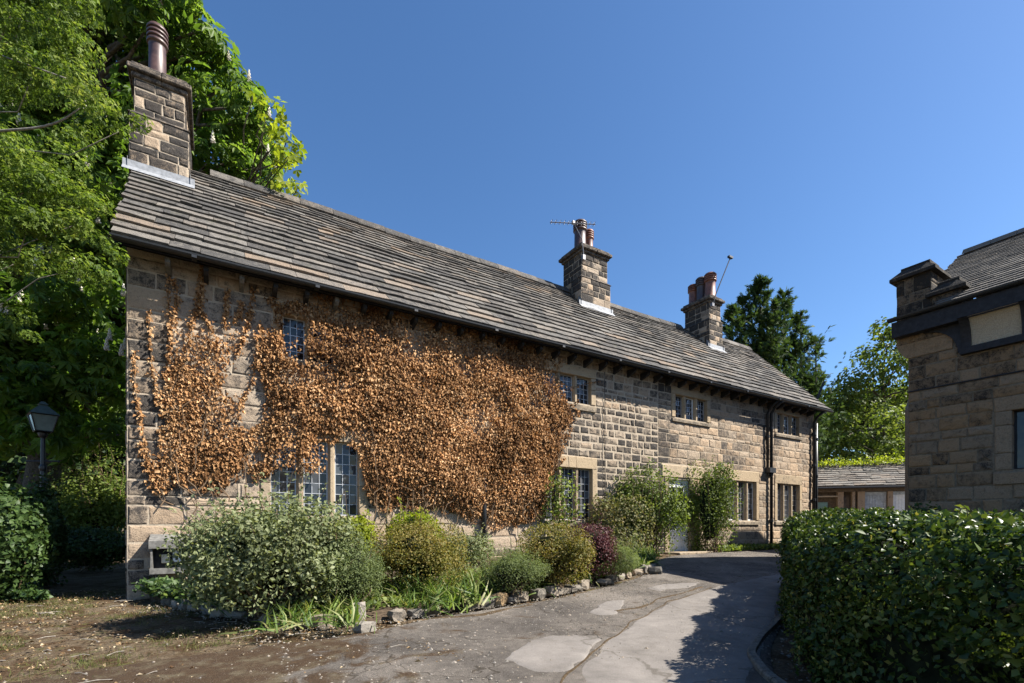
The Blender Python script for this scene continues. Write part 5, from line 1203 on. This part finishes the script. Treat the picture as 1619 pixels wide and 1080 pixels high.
# ---- trees
def limb(m, a, b_, r0, r1, rng, n=7, wob=.12, sag=0.0):
    a, b_ = np.array(a, float), np.array(b_, float); L_ = np.linalg.norm(b_ - a); t = np.linspace(0, 1, n)[:, None]
    p = a + (b_ - a) * t + rng.normal(size=(n, 3)) * wob * L_ / n * np.sin(t * math.pi) * 2; p[:, 2] += sag * np.sin(t[:, 0] * math.pi) * L_
    m.tube(p, np.linspace(r0, r1, n), 7); return p
def tree(name, label, base, trunk_top, clumps, leafmat, size, tm, n_per, seed, barkmat="bark", r0=.3, up=.35, spread=.5, flat=.7, droop=.3, group=None, core_s=0.0, tb=0.0, twigs=1.0, tk=.28):
    rng = np.random.default_rng(seed); root = empty(name, base, label, "tree", group)
    m = MB(); base = np.array(base, float); top = np.array(trunk_top, float); p = limb(m, base, top, r0, r0 * .45, rng, 9, .06); tr = m.build("trunk", barkmat, root, smooth=True)
    lb = MB(); P_ = []; N_ = []; AX = []; TN = []
    for (c, r) in clumps:
        c = np.array(c); r = np.broadcast_to(np.asarray(r, float), (3,)).copy(); rm = r.mean(); k = min(8, max(2, int(np.argmin(np.linalg.norm(p - (c - [0, 0, .35 * np.linalg.norm((c - base)[:2])]), axis=1)))))
        if rng.random() < twigs: limb(lb, p[k], c - [0, 0, r[2] * .2], r0 * tk, min(.025, r0 * tk * .3), rng, 6, .16, .05)
        n = int(n_per * (rm ** 2)); ps, nr = blob(c, r, n, rng, .6, 2, .35, 2.0, int(rng.integers(1000)), None, up); P_.append(ps); N_.append(nr)
        AX.append(np.c_[(ps - c)[:, :2] + rng.normal(size=(n, 2)) * .4 * rm, np.full(n, -droop * rm)]); TN.append(np.clip(rng.uniform(0, .8, n) + rng.uniform(-.15, .25) + tb, 0, 1))
        if core_s: 
            cm = core(c, r, root, 2, core_s, int(rng.integers(1000)), None, "inner_branches")
    if lb.n: lb.build("limbs", barkmat, root, smooth=True, kind="stuff")
    o = leaf_obj("crown", np.concatenate(P_), np.concatenate(N_), size, tm, leafmat, root, rng, axis=np.concatenate(AX), tint=np.concatenate(TN), spread=spread)
    return root, np.concatenate(P_), np.concatenate(N_)
rng = np.random.default_rng(120)
PAL = T_fan((-78, -40, 0, 40, 78), (.72, .95, 1.0, .95, .72), .17, -.28)
# horse chestnut: clumps over a great dome plus the outline seen against the sky
def silh(pxs, D0, D1, rpx0, rpx1):
    out = []
    for (x, y) in pxs:
        D = rng.uniform(D0, D1); r = rng.uniform(rpx0, rpx1) / FPX * D; out.append((at(x, y, D), (r, r, r * .75)))
    return out
cl = silh([(285, 30), (330, 75), (300, 110), (365, 130), (340, 165), (385, 165), (350, 215), (395, 215), (310, 200), (330, 250), (370, 250), (405, 262), (360, 285), (300, 50), (255, 15), (320, 140), (410, 285), (315, 45), (345, 95), (380, 140), (400, 190), (375, 200), (415, 240), (390, 250), (345, 190), (300, 160), (295, 230), (320, 270), (380, 285), (270, 60), (305, 90)], 12.5, 14.8, 28, 44)
cl += silh([(rng.uniform(-60, 290), rng.uniform(-60, 420)) for _ in range(120)], 12, 16, 40, 66)
cl += silh([(rng.uniform(-60, 205), rng.uniform(400, 690)) for _ in range(62)], 11.5, 15, 38, 60)
root, ps, ns = tree("chestnut_tree", "great flowering horse chestnut with white candles rising behind the house", (-3.2, 9.6, 0), (-2.6, 9.2, 13.0), cl, "leaf_chestnut", .27, PAL, 150, 121, r0=.45, up=.6, spread=.45, droop=.9)
# candles
k = rng.choice(len(ps), 6000, replace=False); k = [i for i in k if unit(ns[i]) @ unit(CAM - ps[i]) > .35 and unit(ns[i])[2] > -.1 and depth(ps[i]) < 13.8 and ps[i][2] > 5.2][:150]; m = MB()
for i in k:
    c = ps[i] + unit(ns[i]) * .16
    for j in range(7):
        z = .042 * j; r = .062 * (1 - j / 8.5)
        for a_ in range(3):
            t = a_ * 2.1 + j * 1.1; m.lathe((c[0] + r * .6 * math.cos(t), c[1] + r * .6 * math.sin(t), c[2] + z), [(r * .25, 0), (r * .6, .02), (r * .15, .04)], 4, cap=False)
m.build("blossoms", "blossom", root, kind="stuff")
# brighter maple spray at the crown's edge
cl2 = silh([(400, 150), (425, 165), (440, 190), (455, 215), (460, 238), (435, 225), (440, 260), (450, 285), (420, 190), (455, 250), (448, 292), (470, 296)], 11.0, 12.0, 12, 20)
tree("maple_tree", "lime-green maple whose thin branch shows past the chestnut crown", (-.4, 8.6, 0), (1.6, 6.9, 9.6), cl2, "leaf_lime", .17, T_fan((-60, 0, 60), (.8, 1, .8), .3, -.1), 260, 122, r0=.12, up=.5, droop=.5, tb=-.1)
# hawthorn, near, hanging in from the left edge
cl3 = silh([(rng.uniform(-90, 125), rng.uniform(-60, 330)) for _ in range(54)], 5.4, 7.2, 22, 42) + silh([(rng.uniform(-80, 165), rng.uniform(280, 430)) for _ in range(34)], 5.4, 7.0, 18, 34) + silh([(155, 190), (190, 205), (222, 195), (165, 165), (140, 210), (180, 395), (190, 410), (160, 380), (30, 500), (-10, 470), (50, 530)], 5.7, 6.2, 11, 24)
b0 = at(-190, 830, 6.6); root, ps, ns = tree("hawthorn_tree", "near small-leaved hawthorn hanging in from the left edge of the frame", (b0[0], b0[1], 0), (b0[0] + .2, b0[1] + .1, 6.4), cl3, "leaf_thorn", .05, T_fan((-50, 0, 50), (.75, 1, .75), .24, -.15), 4200, 123, barkmat="bark_pale", r0=.14, up=.5, droop=.3, twigs=.12, tk=.1)
m = MB()
for pl, r0_ in (([(-60, 214), (0, 207), (60, 203), (100, 192), (127, 170)], .017), ([(-60, 60), (0, 88), (60, 108), (110, 126)], .012)):
    p = np.array([at(x, y, 5.55) for x, y in pl]); m.tube(resample(p, 16), np.linspace(r0_, r0_ * .5, 16), 6)
m.build("bare_branches", "bark_pale", root, smooth=True, kind="stuff")
# conifer behind the far end
NEED = T_fan((-34, -16, 0, 16, 34), (.6, .85, 1, .85, .6), .075, -.05)
rng = np.random.default_rng(130)
def conifer(name, label, spires, seed, dens):
    rng = np.random.default_rng(seed); P_ = []; AX = []; base = np.array([*at(spires[0][0], 800, spires[0][3])[:2], 0.0]); root = empty(name, base, label, "tree")
    m = MB(); br = MB()
    for (x, yt, wpx, D, yb) in spires:
        top = at(x, yt, D); b2 = at(x, yb, D); H = top[2] - b2[2]; wd = wpx / FPX * D; m.tube([(b2[0], b2[1], 0), (b2[0], b2[1], b2[2]), top], [.22, .16, .02], 6)
        n = int(dens * wd * H)
        for _ in range(int(n / 22)):
            t = rng.uniform(0, 1) ** .8; az = rng.uniform(0, 2 * math.pi); L_ = (wd * (1 - t) ** .85 * rng.uniform(.35, 1.15) + .12) * 1.2; o_ = np.array([b2[0], b2[1], b2[2] + H * t * .98])
            dirn = np.array([math.cos(az), math.sin(az), rng.uniform(.8, 1.9)]); s_ = rng.uniform(.1, 1, 22) ** .7; q_ = o_ + dirn * L_ * s_[:, None] + rng.normal(size=(22, 3)) * (.16 * (1.15 - s_))[:, None]; P_.append(q_); AX.append(np.tile(dirn, (22, 1)) + rng.normal(size=(22, 3)) * .3)
    m.build("trunk", "bark", root); P_ = np.concatenate(P_); AX = np.concatenate(AX); nr = np.tile([.1, -.5, .6], (len(P_), 1)); leaf_obj("crown", P_, nr, .30, NEED, "leaf_conifer", root, rng, axis=AX, spread=.7)
conifer("conifer_tree", "dark feathery conifer behind the far end of the house", [(1202, 442, 60, 27, 740), (1158, 488, 50, 26.5, 740), (1178, 470, 40, 27, 740), (1240, 462, 50, 27.5, 740), (1266, 498, 44, 27, 740), (1290, 536, 34, 27.5, 740), (1222, 480, 50, 26, 740), (1215, 540, 84, 27, 740), (1280, 600, 46, 27, 740)], 131, 120)
cl4 = silh([(1400, 520), (1425, 530), (1380, 560), (1415, 575), (1440, 560), (1355, 600), (1390, 610), (1425, 625), (1335, 620), (1365, 645), (1400, 660), (1435, 680), (1330, 665), (1350, 690), (1385, 700), (1420, 715), (1320, 700), (1460, 600), (1470, 660), (1340, 640), (1312, 640), (1318, 668), (1370, 720), (1310, 715), (1345, 725), (1440, 725), (1460, 540)], 30, 34, 22, 36)
c4 = at(1395, 830, 33); tree("broadleaf_tree", "light green broadleaf tree behind the low outbuilding", (c4[0], c4[1], 0), (c4[0], c4[1], 11), cl4, "leaf_green", .26, K(.34), 330, 141, up=.4, r0=.25, tb=-.08)
# dark wood behind the corner, far trees around
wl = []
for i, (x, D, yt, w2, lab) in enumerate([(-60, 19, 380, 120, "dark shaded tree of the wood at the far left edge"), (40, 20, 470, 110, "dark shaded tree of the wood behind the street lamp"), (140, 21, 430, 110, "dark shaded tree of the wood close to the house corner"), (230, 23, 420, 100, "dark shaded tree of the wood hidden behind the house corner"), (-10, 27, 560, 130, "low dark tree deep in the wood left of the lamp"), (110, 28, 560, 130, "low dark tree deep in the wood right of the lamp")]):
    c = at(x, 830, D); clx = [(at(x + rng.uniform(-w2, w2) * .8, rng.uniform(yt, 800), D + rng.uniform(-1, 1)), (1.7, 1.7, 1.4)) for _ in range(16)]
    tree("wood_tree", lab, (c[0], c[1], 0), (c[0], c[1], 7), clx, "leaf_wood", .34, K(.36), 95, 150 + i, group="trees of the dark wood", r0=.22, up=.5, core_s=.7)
for i, (x, D, yt, lab) in enumerate([(1310, 44, 640, "distant hazy green tree seen between conifer and broadleaf"), (1470, 48, 600, "distant tree mostly hidden by the shaded building")]):
    c = at(x, 830, D); clx = [(at(x + rng.uniform(-60, 60), rng.uniform(yt, 760), D + rng.uniform(-1, 1)), (2.6, 2.6, 2.0)) for _ in range(14)]
    tree("broadleaf_tree", lab, (c[0], c[1], 0), (c[0], c[1], 8), clx, "leaf_green", .42, K(.36), 60, 160 + i, r0=.3, up=.5, core_s=.6)
# growth on the outbuilding roof
c = of(2.0, -2.2, 4.25); rp_ = empty("roof_creeper", c, "yellow-green creeper growing over the outbuilding ridge", "creeper"); rng = np.random.default_rng(170); n = 2600; a = rng.uniform(-1, OL + 1, n); zz = np.abs(rng.normal(size=n)) * .16 * (.4 + 1.4 * vnoise(np.c_[a * .8, 0 * a, 0 * a], 3)); pos = np.array([of(u, -1.95 + rng.normal() * .25, 4.28 + v) for u, v in zip(a, zz)]); leaf_obj("foliage", pos, np.tile([0, -.4, .8], (n, 1)), .11, K(.36), "leaf_lime", rp_, rng)

# ---- growth at the left, beside and behind the corner
c = at(150, 830, 14.4); shrub("bush", "arching green bush between lamp post and house corner", "bush", (c[0], c[1], 0), 3.0, 1.5, "leaf_green", 15000, .09, K(.34), 180, 2, .35, .6, nst=26, cs=.5, tb=.05, lumps=16)
rng = np.random.default_rng(182); m = MB(); ps = []; 
root = empty("arching_shrub", (c[0], c[1], 0), "thin arching leafy sprays above the green bush by the lamp", "shrub")
for k in range(26):
    x = rng.uniform(95, 200); a = at(x, 790, 14.2); e = at(x + rng.uniform(-35, 30), rng.uniform(690, 745), 14.0 + rng.uniform(-.4, .4)); p = limb(m, a, e, .012, .004, rng, 8, .12, .12); t = rng.integers(0, 8, 60); ps.append(p[t] + rng.normal(size=(60, 3)) * .06)
m.build("stems", "vine_stem", root, kind="stuff"); ps = np.concatenate(ps); leaf_obj("foliage", ps, np.tile([0, -.3, .8], (len(ps), 1)), .06, K(.34), "leaf_thorn", root, rng)
for i, (xl, xr, yt, yb, D, lab) in enumerate([(-70, 66, 765, 950, 7.5, "mound of dark glossy ivy at the left edge of the yard"), (30, 95, 742, 900, 9.1, "ivy mass wrapping the foot of the lamp post"), (80, 215, 835, 905, 12.2, "dark ivy undergrowth in the shade beyond the house corner"), (-90, 40, 760, 900, 10.5, "ivy bank behind the mound at the left edge")]):
    c = at((xl + xr) / 2, 830, D); h = (yb - yt) / FPX * D; shrub("ivy_mound", lab, "ivy", (c[0], c[1], 0), h * 1.0, (xr - xl) / 2 / FPX * D, "leaf_ivy", 17000, .06, T_ivy(), 190 + i, 2.0, .55, .3, up=.1, spread=.6, nst=10, cs=.5, group="ivy at the edge of the yard", tb=.1, lumps=26, lr=(.2, .5))
rng = np.random.default_rng(198); n = 5200; c = np.array([at(x, 830, D)[:2] for x, D in zip(rng.uniform(-60, 105, n), 7.3 + np.abs(rng.normal(size=n)) * .9)]); nz_ = fnoise(np.c_[c * 1.5, 0 * c[:, 0]], 61); k = nz_ > .44; c = c[k]
o = leaf_obj("ground_ivy", np.c_[c, .02 + rng.uniform(0, .22, len(c)) * nz_[k]], np.tile([.1, -.3, 1.0], (len(c), 1)), .06, T_ivy(), "leaf_ivy", None, rng, spread=.6); tag(o, "trailing ivy creeping over the ground at the left edge of the yard", "plants", kind="stuff")
# yard weeds, litter and pebbles
rng = np.random.default_rng(200)
def scatter(n, box, keep):
    p = np.c_[rng.uniform(box[0], box[1], n), rng.uniform(box[2], box[3], n)]; return p[keep(p)]
p = scatter(4200, (-4, 1.6, -5.0, 1.5), lambda p: fnoise(np.c_[p * 1.1, 0 * p[:, 0]], 33) > .50); pp = np.repeat(p, 9, 0) + rng.normal(size=(len(p) * 9, 2)) * .045
ax = np.c_[rng.normal(size=(len(pp), 2)) * .5, np.full(len(pp), 1.0)]
o = leaf_obj("grass_weeds", np.c_[pp, gz(pp[:, 0], pp[:, 1]) - .03], np.c_[ax[:, :2], np.full(len(pp), .4)], .06, T_blade(), "leaf_weed", None, rng, axis=ax, spread=.3); tag(o, "thin patchy grass and weeds growing over the yard", "grass", kind="stuff")
p = np.r_[np.c_[rng.uniform(-4, 3, 9000), rng.uniform(-6, 1.5, 9000)], np.c_[EP[rng.integers(0, 130, 900)] + rng.normal(size=(900, 2)) * .16 - [0, .2]]]
p = p[(fnoise(np.c_[p * 1.4, 0 * p[:, 0]], 66) > .5) | (rng.uniform(0, 1, len(p)) < .15)]
o = leaf_obj("leaf_litter", np.c_[p, gz(p[:, 0], p[:, 1]) + .012], np.tile([0, 0, 1.0], (len(p), 1)), .018 + .034 * rng.uniform(0, 1, len(p)) ** 2, T_dead(), "leaf_litter", None, rng, spread=.25); tag(o, "dry leaf litter scattered on the yard and bed edge", "leaves", kind="stuff")
m = MB(); p = np.r_[EP[rng.integers(5, 135, 700)] + rng.normal(size=(700, 2)) * .12 - [.02, .3], np.c_[rng.uniform(1.5, 8.5, 2200), rng.uniform(-6.8, -3.7, 2200)], np.c_[rng.uniform(3.9, 7, 700), rng.uniform(-8, -6.2, 700)], np.c_[rng.uniform(-3.5, 2, 350), rng.uniform(-5.5, -1, 350)]]
for a in p:
    r = rng.uniform(.006, .016) * (1 if rng.random() > .04 else 1.9); z = road_z(*a) if False else float(gz(*a)) + .013; v = np.array([(1, 0, 0), (-1, 0, 0), (0, 1, 0), (0, -1, 0), (0, 0, 1), (0, 0, -1)]) * r * rng.uniform(.6, 1.3, (6, 1)); v[:, 2] *= .7
    m.add(v + [a[0], a[1], z], [(0, 2, 4), (2, 1, 4), (1, 3, 4), (3, 0, 4), (2, 0, 5), (1, 2, 5), (3, 1, 5), (0, 3, 5)], (rng.uniform(-.2, .5), rng.uniform(0, .4), 0))
o = m.build("gravel", "edging"); tag(o, "loose grit and small pebbles along the lane", "gravel", kind="stuff")
m = MB()
for _ in range(170):
    a = np.array([rng.uniform(-3.5, 2.6), rng.uniform(-5.4, .6)]) if rng.random() < .7 else EP[rng.integers(10, 130)] + rng.normal(size=2) * .15 - [0, .2]
    t = rng.uniform(0, 6.28); l = rng.uniform(.05, .22); d = np.array([math.cos(t), math.sin(t)]) * l; z = float(gz(*a)) + .016; m.tube([(*a, z), (*(a + d * .5 + rng.normal(size=2) * .012), z + .008), (*(a + d), z)], [.004, .003, .002], 4)
o = m.build("twigs", "bark_pale"); tag(o, "fallen twigs scattered over the yard and bed edge", "twigs", kind="stuff")
c = on_ground(790, 953); m = MB(); m.box(c[0] - .05, c[0] + .05, c[1] - .035, c[1] + .035, c[2] + .015, c[2] + .03, j=.01); tag(m.build("litter_scrap", "white_paint"), "small white scrap lying on the lane by the orange-brown edging block", "litter")
